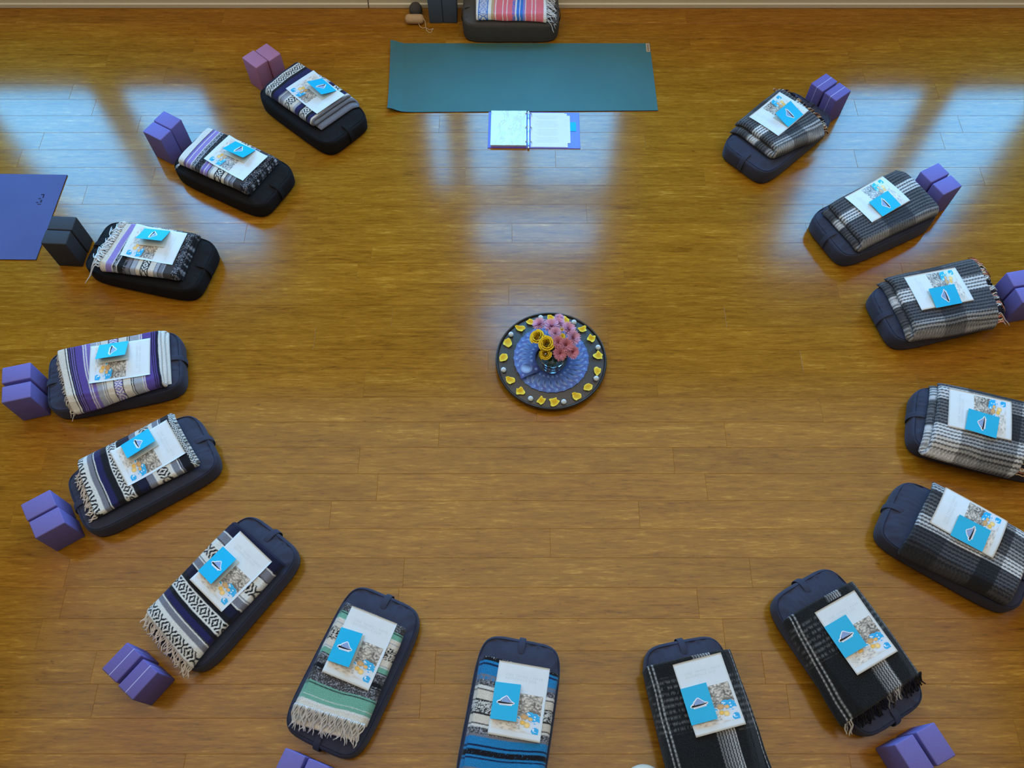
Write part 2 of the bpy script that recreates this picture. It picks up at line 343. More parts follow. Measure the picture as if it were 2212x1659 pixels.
# ------------------------------------------------------------------ bolsters
def rho(x,y): return (np.abs(x/(LB/2))**5+np.abs(y/(WB/2))**5)**(1/5.)
def ztop(r,H=HB): return H*(1-.05*r**2-.10*sst(.76,.95,r)-np.maximum(r-.93,0)*1.3)
SN=.905   # where the top seam runs
def bolster_mesh(name,mat,trim,H=HB):
    nth=160; th=np.linspace(0,2*np.pi,nth,endpoint=False); c,s=np.cos(th),np.sin(th)
    def plan(n,kx,ky):
        q=(np.abs(c)**n+np.abs(s)**n)**(-1./n); return q*c*LB/2*kx,q*s*WB/2*ky
    ex,ey=plan(6.5,.945,.945); ex2,ey2=plan(5.4,1,1)
    rings=[(r,None) for r in [.001]+list(np.linspace(.08,.93,14))+[.97,.995]]+[(.5,.825),(.82,.72),(1.0,.5),(.95,.30),(.80,.15),(.45,.05),(.0,.0),(-3,.0)]
    V=[]
    for r,zf in rings:
        if zf is None:
            x,y=ex*r,ey*r; z=H*(1-.05*r**2-.10*sst(.80,1.02,r))
            z=z-.018*sst(.5,.97,r)*np.abs(vnoise(x*30+5,y*38)-.45)*(.35+.65*(np.abs(ex)>LB*.36))*np.ones(nth)
        elif r==-3: x,y,z=ex*.4,ey*.4,np.zeros(nth)
        else:
            k=r; pk=.006*(vnoise(th*11,np.full(nth,zf*5))-.5)*min(1,r); x=ex*(1-k)+ex2*k; y=ey*(1-k)+ey2*k; x=x*(1+pk); y=y*(1+pk); z=np.full(nth,zf*H)
        V.append(np.stack([x,y,z],1))
    V=np.concatenate(V); F=grid_faces(len(rings),nth,wrap_j=True,flip=True)
    # orient outward
    o=mk(name,V,F[:,::-1],mat)
    for zf,kk in ((.835,.08),(.11,.62)):
        mb=MB(); xx=ex*(1-kk)+ex2*kk; yy=ey*(1-kk)+ey2*kk
        mb.tube([(xx[i],yy[i],zf*H) for i in range(nth)],.0022,5,closed=True); mb.build('piping',trim,o)
    for sgn in (1,-1):
        # carrying strap over the end panel
        pts=[(LB/2-.080,.90*H+.001),(LB/2-.055,.90*H+.004),(LB/2-.022,.88*H+.004),(LB/2+.000,.77*H+.002),(LB/2+.013,.50*H),(LB/2+.008,.30*H),(LB/2-.004,.14*H)]
        n=7; V2=[];F2=[]
        for x,z in pts:
            for yy in (-.016,-.012,0,.012,.016):
                V2.append((x+.0,yy,z+(.0015 if abs(yy)<.015 else 0)))
        for i in range(n-1):
            for j in range(4): F2.append((i*5+j,(i+1)*5+j,(i+1)*5+j+1,i*5+j+1))
        V2=[(sgn*v[0],v[1]*sgn,v[2]) for v in V2]
        h=mk('handle',V2,F2,mat,o); sm=h.modifiers.new('thick','SOLIDIFY'); sm.thickness=.004; sm.offset=0; ss=h.modifiers.new('s','SUBSURF'); ss.levels=1; ss.render_levels=1
    return o
def dup(o,loc,rot):
    c=o.copy(); COL.objects.link(c); c.location=loc; c.rotation_euler=(0,0,rot)
    for ch in o.children:
        d=ch.copy(); COL.objects.link(d); d.parent=c
    return c
BLS={}
protoN=bolster_mesh('yoga_bolster',M['navy'],M['navy_trim']); protoB=bolster_mesh('yoga_bolster',M['black'],M['black_trim'])
used=set()
# how each place is told apart
WHO={'L1':'navy zigzag blanket beside the mauve blocks','L2':'second-from-top blanket on the left side','L3':'tousle-fringed lavender blanket beside the black blocks',
'L4':'thin-striped purple blanket on the left','L5':'navy blanket directly below the thin-striped purple one','L6':'large navy diamond blanket at lower left','L7':'mint green striped blanket',
'B1':'bright blue striped blanket at the bottom edge','B2':'unfringed black blanket at the bottom edge','R6':'dark-fringed black blanket at lower right','R5':'rounded plaid blanket above the fringed black one',
'R4':'plaid blanket cut off by the right edge','R3':'plaid blanket with rust-flecked fringe at right','R2':'unfringed dark plaid blanket beside plain purple blocks','R1':'topmost plaid blanket on the right side'}
for k,s in ST.items():
    x,y,a=s['bol']; P=protoB if k in('L1','L2','L3') else protoN
    if id(P) in used: o=dup(P,(x,y,0),R(a))
    else: o=P; o.location=(x,y,0); o.rotation_euler=(0,0,R(a)); used.add(id(P))
    tag(o,('black' if P is protoB else 'slate blue')+' bolster under the '+WHO[k],'bolster','bolsters set out in a ring on the floor'); BLS[k]=o

# ------------------------------------------------------------------ blanket patterns
P_={k:lin(v) for k,v in dict(black=(26,24,28),navy=(38,36,82),dnavy=(28,28,52),grey=(122,122,130),lgrey=(165,168,176),white=(222,220,212),cream=(218,208,192),lav=(150,132,196),
 purple=(92,74,150),mint=(116,172,150),char=(66,62,62),blue=(38,128,184),dblue=(24,30,66),pink=(234,116,126),mustard=(196,140,60),bluet=(60,120,200),tan=(196,170,130),lpurple=(126,108,180),white2=(236,232,224)).items()}
def motif(q,r,fg,bg,n=4.1,px=.0):
    """woven concentric diamonds and crosses; q -1..1 across the band, r along it in repeats"""
    r=np.floor(r*22)/22; q=np.floor((q+1)*7)/7-1
    tri=np.abs(2*(r-np.floor(r))-1)
    d=(np.abs(q)*.95+tri*1.9)*n*.5
    mask=(np.floor(d+.15)%2==0)
    return np.where(mask[...,None],np.array(fg),np.array(bg))
def stripes(spec):
    def f(a,b,Lm,Wm):
        wob=.006*np.sin(b*7+1)+.004*(vnoise(b*9,a*3)-.5)
        a=a+wob; out=np.zeros(a.shape+(3,)); out[:]=P_[spec[-1][1]] if isinstance(spec[-1][1],str) else P_['cream']
        p0=-.2
        for e,c in spec:
            msk=(a>=p0)&(a<e)
            if isinstance(c,str): 
                out[msk]=P_[c]
                if c in('char','grey','black') : pass
            elif c[0]=='m':
                st=p0 if p0>-.1 else 0.; q=(a-st)/(e-st)*2-1; r=b*Wm/(c[3] if len(c)>3 else .085)
                out[msk]=motif(q,r,P_[c[1]],P_[c[2]])[msk]
            elif c[0]=='s':  # salt and pepper yarn
                nz=vnoise(a*Lm*420,b*Wm*260); mm=(nz>c[3])[...,None]
                out[msk]=np.where(mm,np.array(P_[c[2]]),np.array(P_[c[1]]))[msk]
            elif c[0]=='g':  # colour fades across the band
                t=np.clip((a-p0)/(e-p0),0,1)[...,None]; out[msk]=(np.array(P_[c[1]])*(1-t)+np.array(P_[c[2]])*t)[msk]
            p0=e
        return out
    return f
MT='m'
PAT={
'L1':stripes([(.02,'grey'),(.045,'cream'),(.10,'navy'),(.14,'black'),(.152,'white'),(.25,(MT,'black','white',.075)),(.262,'white'),(.29,'black'),(.36,'navy'),(.40,'lgrey'),(.45,'cream'),(.56,(MT,'black','white',.075)),(.58,'white'),(.66,('g','lgrey','grey')),(.67,'white'),(.69,'grey'),(.79,'navy'),(.835,'black'),(.845,'white'),(.94,(MT,'white','black',.075)),(.955,'white'),(1.1,'dnavy')]),
'L2':stripes([(.10,('s','black','lgrey',.72)),(.20,'char'),(.21,'lgrey'),(.25,'grey'),(.26,'black'),(.29,'lgrey'),(.32,'grey'),(.33,'black'),(.37,'cream'),(.385,'black'),(.46,(MT,'black','white',.08)),(.475,'black'),(.53,'white'),(.56,'lgrey'),(.57,'black'),(.61,'lav'),(.62,'white'),(.66,'lpurple'),(.67,'lgrey'),(.75,('s','black','grey',.75)),(.76,'lgrey'),(.80,('s','black','lgrey',.5)),(.81,'white'),(.86,'lav'),(.87,'white'),(.90,'lpurple'),(.91,'char'),(1.1,'white')]),
'L3':stripes([(.08,('s','black','lgrey',.7)),(.18,'char'),(.19,'lgrey'),(.24,'grey'),(.25,'black'),(.29,'lgrey'),(.30,'grey'),(.37,'cream'),(.385,'black'),(.46,(MT,'black','white',.08)),(.475,'black'),(.53,'cream'),(.54,'grey'),(.60,'lgrey'),(.61,'black'),(.66,'grey'),(.70,('s','black','grey',.6)),(.77,'black'),(.78,'white'),(.83,('s','black','lgrey',.55)),(.84,'white'),(.92,'lav'),(.93,'white'),(1.1,'cream')]),
'L4':stripes([(.02,'white'),(.05,'dnavy'),(.06,'purple'),(.07,'black'),(.08,'purple'),(.09,'black'),(.18,'purple'),(.19,'white'),(.20,'lpurple'),(.21,'white'),(.30,'lgrey'),(.31,'black'),(.32,'white'),(.33,'black'),(.34,'white'),(.41,'cream'),(.42,'black'),(.50,(MT,'white','lpurple',.06)),(.51,'black'),(.58,'cream'),(.59,'grey'),(.60,'white'),(.61,'grey'),(.62,'white'),(.68,'lgrey'),(.72,'lpurple'),(.73,'white'),(.745,'lpurple'),(.755,'white'),(.83,'purple'),(.84,'black'),(.85,'lpurple'),(.86,'black'),(.87,'lpurple'),(.885,'dnavy'),(.89,'lpurple'),(.90,'black'),(.905,'black'),(.918,'white2'),(.928,'black'),(1.1,'cream')]),
'L5':stripes([(.035,(MT,'white','black',.07)),(.12,'black'),(.13,'grey'),(.14,'dnavy'),(.15,'white'),(.21,'grey'),(.22,'white'),(.25,'cream'),(.35,(MT,'black','cream',.085)),(.38,'cream'),(.39,'white'),(.46,'grey'),(.47,'black'),(.55,'dnavy'),(.60,'black'),(.61,'white'),(.69,(MT,'white','black',.085)),(.70,'white'),(.76,'black'),(.77,'dnavy'),(.83,'navy'),(.84,'white'),(.85,'black'),(.90,'grey'),(.91,'white'),(.94,'white'),(1.1,(MT,'black','white',.085))]),
'L6':stripes([(.11,'dnavy'),(.12,'white'),(.19,'grey'),(.20,'char'),(.21,'white'),(.26,'white'),(.355,(MT,'black','cream',.085)),(.39,'white'),(.40,'grey'),(.41,'white'),(.47,'grey'),(.48,'white'),(.49,'black'),(.56,'dnavy'),(.605,'black'),(.615,'white'),(.70,(MT,'white','black',.085)),(.715,'white'),(.75,'black'),(.80,'navy'),(.81,'char'),(.82,'white'),(.865,'grey'),(.875,'white'),(.90,'white'),(.985,(MT,'black','white',.085)),(1.1,'white')]),
'L7':stripes([(.09,('s','char','lgrey',.75)),(.10,'mint'),(.11,'black'),(.16,'mint'),(.17,'white'),(.20,'cream'),(.21,'lgrey'),(.25,'cream'),(.37,('s','black','cream',.5)),(.43,'cream'),(.44,'lgrey'),(.45,'white'),(.50,'mint'),(.51,'black'),(.52,'lgrey'),(.60,('s','char','lgrey',.72)),(.64,'black'),(.65,('s','char','lgrey',.6)),(.66,'black'),(.76,('s','char','lgrey',.72)),(.775,'mint'),(.785,'black'),(.80,'mint'),(.81,'mint'),(.88,'mint'),(.885,'white'),(.92,'mint'),(.94,'white'),(1.1,'cream')]),
'B1':stripes([(.02,('s','black','white',.8)),(.04,'black'),(.06,'blue'),(.075,'dblue'),(.15,'blue'),(.16,'grey'),(.19,('s','grey','blue',.5)),(.235,('s','char','lgrey',.6)),(.26,'white'),(.27,'char'),(.34,'cream'),(.35,'black'),(.44,('s','black','white',.5)),(.455,'black'),(.52,'cream'),(.53,'char'),(.55,'white'),(.60,('s','char','lgrey',.6)),(.62,'grey'),(.68,'blue'),(.695,'dblue'),(.715,'blue'),(.76,('s','black','blue',.9)),(.775,'blue'),(.787,'dblue'),(.85,'blue'),(.86,'grey'),(.88,'blue'),(.94,('s','char','lgrey',.6)),(1.1,'cream')]),
'T':stripes([(.035,'white2'),(.05,'bluet'),(.16,(MT,'bluet','white2',.05)),(.175,'bluet'),(.22,'white2'),(.26,'tan'),(.275,'pink'),(.29,'white2'),(.38,'pink'),(.39,'white2'),(.44,'pink'),(.45,'white2'),(.52,'pink'),(.56,('s','pink','bluet',.4)),(.58,'white2'),(.62,'bluet'),(.63,'white2'),(.67,'bluet'),(.70,'lav'),(.71,'white2'),(.79,'pink'),(.80,'white2'),(.84,'pink'),(.85,'white2'),(.96,'pink'),(1.1,'white2')]),
}
def plaid(Aa,Bb,rib=.0205,base=.02):
    """Aa: (start,end,value) along the length; Bb across; ribs run along the length"""
    def band(v,spec):
        o=np.full(v.shape,.22)
        for s,e,val in spec: o=o+(val-.22)*(sst(s-.006,s+.006,v)*(1-sst(e-.006,e+.006,v)))
        return o
    def f(a,b,Lm,Wm):
        y=b*Wm; x=a*Lm
        yw=y+.0016*np.sin(x*2*np.pi/.019+np.floor(y/rib)*2.1)+.002*np.sin(x*9)
        A=band(a,Aa); B=band(b,Bb); v=(A+B)*.5
        ph=yw/rib; fr=ph-np.floor(ph)
        core=np.clip(1.45-3.3*np.abs(fr-.5),0,1)          # light thread in a dark furrow
        hs=.55+.45*np.sin(x*2*np.pi/.0095+np.floor(ph)*1.7)     # houndstooth dashes
        mid=np.clip(1-np.abs(v-.45)*3.2,0,1)
        val=2.2*v**2.9*(core*.92+.08)
        val=val*(1-mid*.55*(1-hs))
        val=val*(.75+.5*vnoise(x*260,y*200))+base*.6
        val=np.clip(val,.012,.72)[...,None]
        tint=np.array([1.0,.985,.96])*(val>.1)+np.array([.92,.90,1.02])*(val<=.1)
        return val*tint
    return f
def blackplaid(white_end,rows=(.12,.55)):
    def f(a,b,Lm,Wm):
        y=b*Wm; x=a*Lm; z=np.full(a.shape,.013)
        # pale dashed rows across the cloth
        m=(a>rows[0])&(a<rows[1])&(b<.50)
        rw=np.clip(1-np.abs((a*Lm/.026)%1-.5)*2.6,0,1)
        z=z+m*rw*.10*(vnoise(y*300,x*60)>.45)
        m2=(a>rows[0]+.05)&(a<rows[1]+.05)&(b>.74); z=z+m2*rw*.10*(vnoise(y*260,x*60)>.4)
        # white thread cluster down the middle, and edge threads
        yy=y+.0016*np.sin(x*2*np.pi/.016)
        cl=(b>.50)&(b<.70); th=np.clip(1.35-3.2*np.abs((yy/.0135)%1-.5),0,1); dens=.35+.65*sst(.5,.70,b)
        z=z+cl*th*.5*dens*((a<.07)|(a>.55))
        for c0,wd in ((.035,.010),(.075,.012),(.94,.006),(.975,.007)):
            z=z+.5*np.clip(1-np.abs((b-c0)/wd),0,1)*(.45+.55*(np.sin(x*2*np.pi/.02+c0*90)>-.2))
        z=z*(.7+.6*vnoise(x*240,y*240))
        return np.clip(z,.01,.6)[...,None]*np.array([1,.985,.97])
    return f
PAT.update({
'B2':blackplaid(True),'R6':blackplaid(True,(.10,.48)),
'R5':plaid([(.0,.30,.30),(.30,.62,.45),(.62,.80,.14),(.80,1.1,.5)],[(-.1,.12,.16),(.12,.34,.2),(.30,.46,.98),(.46,.60,.6),(.60,.76,.42),(.80,1.1,.9)]),
'R4':plaid([(-.1,.30,.62),(.30,.55,.30),(.55,.9,.2),(.9,1.1,.5)],[(-.1,.34,.86),(.40,.70,.24),(.70,.88,.80),(.88,1.1,.2)]),
'R3':plaid([(-.1,.35,.5),(.35,.60,.3),(.60,1.1,.5)],[(-.1,.16,.62),(.16,.42,.22),(.46,.66,.92),(.66,1.1,.25)]),
'R2':plaid([(-.1,.33,.5),(.33,.66,.28),(.66,1.1,.5)],[(-.1,.06,.6),(.06,.34,.24),(.46,.66,.88),(.66,1.1,.22)]),
'R1':plaid([(-.1,.33,.5),(.33,.62,.25),(.62,1.1,.5)],[(-.1,.15,.68),(.15,.36,.26),(.38,.58,.95),(.58,1.1,.26)])})

# ------------------------------------------------------------------ blankets
BP={ # layers, thickness, fold side (+1: the last-named corner side is the near one), lower-layer offsets
'L1':(3,.027,1,[0,-.03,-.10]),'L2':(3,.024,1,[0,-.02,-.01]),'L3':(3,.022,1,[0,-.02,-.03]),'L4':(3,.020,1,[0,-.03,-.055]),'L5':(3,.018,1,[0,-.03,0.02]),
'L6':(3,.017,1,[0,-.01,.02]),'L7':(3,.018,1,[0,.01,.15]),'B1':(3,.018,1,[0,.02,.06]),'B2':(2,.026,-1,[0,.02]),'R6':(2,.026,-1,[0,.03]),
'R5':(2,.036,-1,[0,.02]),'R4':(2,.036,-1,[0,-.06]),'R3':(2,.036,-1,[0,-.06]),'R2':(2,.036,-1,[0,-.05]),'R1':(2,.042,-1,[0,-.08])}
def local_corners(k):
    x,y,a=ST[k]['bol']; c,s=math.cos(R(a)),math.sin(R(a))
    return [((px-x)*c+(py-y)*s,-(px-x)*s+(py-y)*c) for px,py in ST[k]['bk']]
def wrk(k,x,y):
    ph=sum(map(ord,k)); return .004*(vnoise(x*9+ph,y*8+ph*.3)-.5)+.003*np.sin(x*13+ph+y*9)
def bsurf(k,x,y):
    """height of the top of the blanket at a place in the bolster's frame"""
    n,t,_,_=BP[k]; return ztop(np.minimum(rho(x,y),1.05))+n*t+.0015+wrk(k,x,y)
def make_blanket(k,corners,n,t,side,offs,zfun,loc,rot,pat,mat,name='folded_blanket',res=.0028):
    I1,I2,O2,O1=[np.array(c) for c in corners]
    # near side b=0 for the folded edge
    if side>0: A0,A1,B0,B1=I2,I1,O2,O1
    else: A0,A1,B0,B1=I1,I2,O1,O2
    Wm=(np.linalg.norm(A0-A1)+np.linalg.norm(B0-B1))/2; Lm=(np.linalg.norm(A0-B0)+np.linalg.norm(A1-B1))/2
    ys=[];zs=[];nx=[];lay=[]
    hw=Wm/2-t/2
    def seg(y0,y1,z,l,step):
        m=max(3,int(abs(y1-y0)/step))
        for i in range(m): 
            f=i/(m-1); ys.append(y0+(y1-y0)*f); zs.append(z); lay.append(l); nx.append((0,1 if y1<y0 else -1))
    def turn(yc,z0,z1,l0,sg):
        for i in range(1,8):
            a=math.pi*i/8; ys.append(yc+sg*math.sin(a)*t/2); zs.append((z0+z1)/2+math.cos(a)*t/2); lay.append(l0+i/8); nx.append((sg*math.sin(a)*(1),math.cos(a)) if True else 0)
    z=(n-.5)*t; d=1
    for l in range(n):
        y0,y1=(hw,-hw) if l%2==0 else (-hw,hw)
        seg(y0,y1,z,l,res if l==0 else .009)
        if l<n-1: turn(y1,z,z-t,l,-1 if l%2==0 else 1)
        z-=t
    ys=np.array(ys); zs=np.array(zs); lay=np.array(lay)
    # normals from path tangent, outward on the top side
    ty=np.gradient(ys); tz=np.gradient(zs); ln=np.hypot(ty,tz)+1e-9; ny=tz/ln; nz=-ty/ln
    ni=len(ys); nj=int(Lm/res)+1
    al=np.linspace(0,1,nj); al=np.concatenate([[0,.001,.003,.007],al[2:-2],[.993,.997,.999,1]]); nj=len(al)
    he=lambda d:np.sqrt(np.clip(1-(1-np.clip(d/(t*.5),0,1))**2,0.0,1))
    hj=he(np.minimum(al,1-al)*Lm); arc=np.concatenate([[0],np.cumsum(np.hypot(np.diff(ys),np.diff(zs)))]); hi=he(np.minimum(arc,arc[-1]-arc))
    h=(t*.49)*hi[:,None]*hj[None,:]+.0004
    off=np.interp(lay,range(n),offs)
    YY=[];ZZ=[]
    Vs=[];Cs=[]
    for sg in (1,-1):
        Y=ys[:,None]+sg*ny[:,None]*h; Z=zs[:,None]+sg*nz[:,None]*h
        b=Y/Wm+.5; a=al[None,:]+0*Y
        ph=sum(map(ord,k)); 
        a2=a+off[:,None]*np.ones_like(a)*1.0+.010*(vnoise(b*4+ph,lay[:,None]*3.3+a*2)-.5)
        b2=b+.014*(vnoise(a*5+ph,lay[:,None]*2.7+b)-.5)
        a2=a2[...,None]; b2=b2[...,None]
        XY=(A0*(1-b2)+A1*b2)*(1-a2)+(B0*(1-b2)+B1*b2)*a2
        X_,Y_=XY[...,0],XY[...,1]
        Zw=zfun(X_,Y_)+Z
        Vs.append(np.stack([X_,Y_,Zw],-1).reshape(-1,3))
        acol=np.clip(a+off[:,None]*.8,0,1.05); c=sum(pat(acol+d_/Lm,b,Lm,Wm) for d_ in (-.0011,0,.0011))/3; Cs.append(c.reshape(-1,3))
    V=np.concatenate(Vs); C=np.concatenate(Cs); NN=ni*nj
    F=[grid_faces(ni,nj),grid_faces(ni,nj,off=NN,flip=True)]
    idx=np.arange(NN).reshape(ni,nj)
    def stitch(e1,flip):
        q=np.stack([e1[:-1],e1[1:],e1[1:]+NN,e1[:-1]+NN],1); F.append(q[:,::-1] if flip else q)
    stitch(idx[:,0],False); stitch(idx[:,-1],True); stitch(idx[0,:],True); stitch(idx[-1,:],False)
    F=np.concatenate(F)
    # face orientation: top side should look up
    m0=F[len(F)//8]; 
    f0=grid_faces(ni,nj)[nj//2]; p=V[f0]; nrm=np.cross(p[1]-p[0],p[2]-p[0])
    if nrm[2]<0: F=F[:,::-1]
    o=mk(name,V,F,mat,cols=C,loc=loc,rot=rot)
    return o,(A0,A1,B0,B1,Lm,Wm)
def fringe(o,geo,zs,zfun,colf,count,length,rad,seed,part='fringe',end=1.0,dirs=1,curl=.5,b0=0.0,b1=1.0,stiff=False):
    A0,A1,B0,B1,Lm,Wm=geo; rnd=random.Random(seed); V=[];F=[];C=[]
    for i in range(count):
        b=b0+(b1-b0)*(i+.5)/count+rnd.uniform(-.4,.4)/count
        P0=(A0*(1-b)+A1*b)*(1-end)+(B0*(1-b)+B1*b)*end
        D=((B0*(1-b)+B1*b)-(A0*(1-b)+A1*b)); D=D/np.linalg.norm(D)*dirs; S=np.array([-D[1],D[0]])
        l=length*rnd.uniform(.7,1.15); sw=rnd.uniform(-curl,curl); hook=rnd.uniform(-curl,curl)*1.4; z0=zs+rnd.uniform(-.004,.006)
        pts=[]
        for j in range(8):
            t=j/7; p=P0+D*(l*(t-.08))+S*l*(sw*t*t+hook*t**3*.6+.06*math.sin(t*9+i))
            base=float(zfun(p[0],p[1])); z=base+.004+(z0*(1-.55*t**2.5) if stiff else z0*(1-t)**1.6)+ .006*math.sin(t*3.1)*rnd.uniform(.3,1)
            pts.append((p[0],p[1],max(z,.004)))
        mb=MB(); mb.tube(pts,rad,5,r1=rad*.7); n0=len(V); V+=mb.V; F+=[tuple(a+n0 for a in f) for f in mb.F]; C+=[colf(b,rnd)]*len(mb.V)
    return mk(part,V,F,M['yarn'],o,cols=np.array(C))
def cream_yarn(b,r): v=r.uniform(.95,1.2); return tuple(min(1,x*v) for x in P_['cream'])
def white_yarn(b,r): v=r.uniform(.8,1.0); return tuple(x*v for x in lin((232,232,230)))
def rust_yarn(b,r):
    c=r.choice([(30,26,28),(60,44,34),(150,92,58),(196,160,120),(200,190,176),(34,30,34)]); return lin(c)
def rust2(b,r):
    c=r.choice([(190,110,82),(40,34,34),(206,190,160),(206,200,190),(150,96,52),(40,36,40),(214,150,128)]); 
    if .40<b<.66: c=r.choice([(214,210,202),(40,36,38),(190,186,180)])
    return lin(c)
def dark_yarn(b,r):
    if .50<b<.70 or b<.08: return lin(r.choice([(200,196,188),(120,116,112),(60,56,56)]))
    return lin(r.choice([(28,26,30),(40,36,36),(34,34,46)]))
BL={}
for k in ST:
    n,t,side,offs=BP[k]; x,y,a=ST[k]['bol']; cs=local_corners(k)
    if k in('B1','B2'):   # runs on past the lower edge of the photo
        cs=[np.array(c) for c in cs]; e=.10 if k=='B1' else .06
        d2=(cs[2]-cs[1]); d1=(cs[3]-cs[0]); cs[2]=cs[2]+d2/np.linalg.norm(d2)*e; cs[3]=cs[3]+d1/np.linalg.norm(d1)*e
    zf=lambda X,Y,k=k: ztop(np.minimum(rho(X,Y),1.09))+.002+wrk(k,X,Y)
    o,geo=make_blanket(k,cs,n,t,side,offs,zf,(x,y,0),R(a),PAT[k],M['plaid'] if k[0]=='R' or k=='B2' else M['wool'])
    BL[k]=(o,geo,zf)
    bolz=lambda X,Y: ztop(np.minimum(rho(X,Y),1.12))
    if k in('L2',): fringe(o,geo,t*1.2,bolz,white_yarn,14,.045,.0022,3,b0=-.02,b1=.12,curl=.6); 
    if k=='L3': fringe(o,geo,n*t*.9,bolz,white_yarn,90,.080,.0032,4,curl=.9,stiff=True)
    if k=='L4': fringe(o,geo,t*1.3,bolz,cream_yarn,64,.032,.0026,5,curl=.5)
    if k=='L5': fringe(o,geo,t*1.0,bolz,cream_yarn,36,.05,.0040,6,curl=.4,b0=0.0,b1=.8)
    if k=='L6': fringe(o,geo,t*1.0,bolz,cream_yarn,48,.065,.0042,7,curl=.35)
    if k=='L7': fringe(o,geo,n*t*.95,lambda X,Y:bolz(X,Y)+.012,white_yarn,60,.095,.0036,8,curl=.35)
    if k=='B1': fringe(o,geo,t,bolz,cream_yarn,30,.07,.003,9,end=.98,b0=.5,b1=1.05,curl=.6)
    if k=='R6': fringe(o,geo,n*t*.8,bolz,dark_yarn,58,.055,.0042,10,curl=.22)
    if k=='R3': fringe(o,geo,(n-.4)*t,bolz,rust2,70,.070,.0036,11,curl=.5,stiff=True)
    if k=='R1': fringe(o,geo,(n-.4)*t,bolz,rust_yarn,76,.048,.0038,12,curl=.5,stiff=True)
    if k=='R4': fringe(o,geo,(n-.4)*t,bolz,rust_yarn,60,.07,.0036,13,curl=.5,stiff=True)
    tag(o,{'L1':'navy, grey and white blanket with zigzag bands, loosely folded next to mauve blocks',
'L2':'lavender, grey and black striped blanket, second from the top on the left',
'L3':'lavender, cream and charcoal striped blanket with tousled white fringe next to the black blocks',
'L4':'purple, cream and grey thin-striped blanket with short cream fringe on the left',
'L5':'navy and grey blanket with a wide black diamond band, directly below the purple striped one',
'L6':'large navy, grey and white blanket with three diamond bands and long fringe at lower left',
'L7':'mint green, cream and speckled charcoal striped blanket with long white fringe',
'B1':'bright blue, black and cream striped blanket at the bottom edge of the photo',
'B2':'black blanket with white side lines and no visible fringe at the bottom edge',
'R6':'black blanket with thick dark fringe and a white thread cluster at lower right',
'R5':'grey, white and black plaid blanket with rounded corners, second from the bottom right',
'R4':'brown-grey ribbed plaid blanket whose outer end is cut off by the right edge',
'R3':'navy-grey plaid blanket with rust, cream and black fringe near the right edge',
'R2':'dark plaid blanket with no fringe at its end, beside plain purple blocks on the right',
'R1':'dark plaid blanket with brown and white fringe, topmost on the right side'}[k],'blanket','folded blankets lying on the bolsters')

# ------------------------------------------------------------------ handout sheets and booklets
def photo_colors(u,v):
    """beach picture: u 0..1 from its left to right, v 0..1 from bottom to top (seen with the text upright)"""
    n1=vnoise(u*26,v*34); n2=vnoise(u*60+9,v*70); n3=vnoise(u*9+3,v*11)
    drift=.06+.75*sst(.2,.8,n1*.6+n2*.4)*(.4+.6*vnoise((u+v)*44,(v-u)*14))+.12*n3
    c=np.stack([drift*1.05,drift*.93,drift*.78],-1)
    sand=np.stack([.62+.25*n3+0*u,.57+.24*n3,.50+.22*n3],-1)*(1-.35*(n1>.72))[...,None]
    low=sst(.52,.44,v+.05*(n3-.5))
    low=(1-sst(.42,.52,v+.08*(n3-.5)))[...,None]
    c=c*(1-low)+sand*low
    dk=((np.abs(v-.50-.06*np.sin(u*9))<.035)&(n1>.35))[...,None]; c=np.where(dk,c*.35,c)
    ice=(sst(.55,.8,u+.2*(n3-.5))*(1-sst(.30,.5,v)))[...,None]; c=c*(1-ice*.7)+np.array([.70,.80,.92])*ice*.7
    wn=vnoise(u*11+31,v*13+7); bl=((((u-.82)/.17)**2+((v-.40)/.15)**2+1.3*(wn-.45)+1.4*(n1-.5))<1)|((((u-.93)/.09)**2+((v-.08)/.09)**2+.5*(wn-.5)+.6*(n1-.5))<1)|((((u-.50)/.07)**2+((v-.36)/.035)**2+1.5*(wn-.5))<1)
    c=np.where(bl[...,None],np.array([.01,.42,.78])*(.8+.4*n2[...,None]),c)
    sp=(bl&(n1>.78))[...,None]; c=np.where(sp,np.array([.8,.9,.95]),c)
    for cu,cv,ru,rv,cl in ((.66,.40,.085,.075,(.62,.36,.15)),(.79,.37,.055,.05,(.80,.46,.16)),(.64,.25,.06,.06,(.88,.50,.09)),(.74,.20,.065,.075,(.93,.63,.22)),(.33,.30,.075,.045,(.85,.47,.09))):
        d=((u-cu)/ru)**2+((v-cv)/rv)**2; sh=(1.12-.35*d)[...,None]; c=np.where((d<1)[...,None],np.array(cl)*np.clip(sh,0,1.2),c)
    return np.clip(c,0,1)
def text_mesh(body,size,spacing=1.25):
    cu=bpy.data.curves.new('t','FONT'); cu.body=body; cu.size=size; cu.space_character=spacing; cu.resolution_u=2
    ob=bpy.data.objects.new('t',cu); COL.objects.link(ob); dg=bpy.context.evaluated_depsgraph_get(); me=bpy.data.meshes.new_from_object(ob.evaluated_get(dg))
    V=[tuple(v.co) for v in me.vertices]; F=[tuple(p.vertices) for p in me.polygons]; bpy.data.objects.remove(ob); bpy.data.meshes.remove(me); return V,F
TXT=text_mesh('ONE THING I HAVE\nREVERENCE FOR',.0155,1.32)
SW,SL=.2385,.324   # sheet
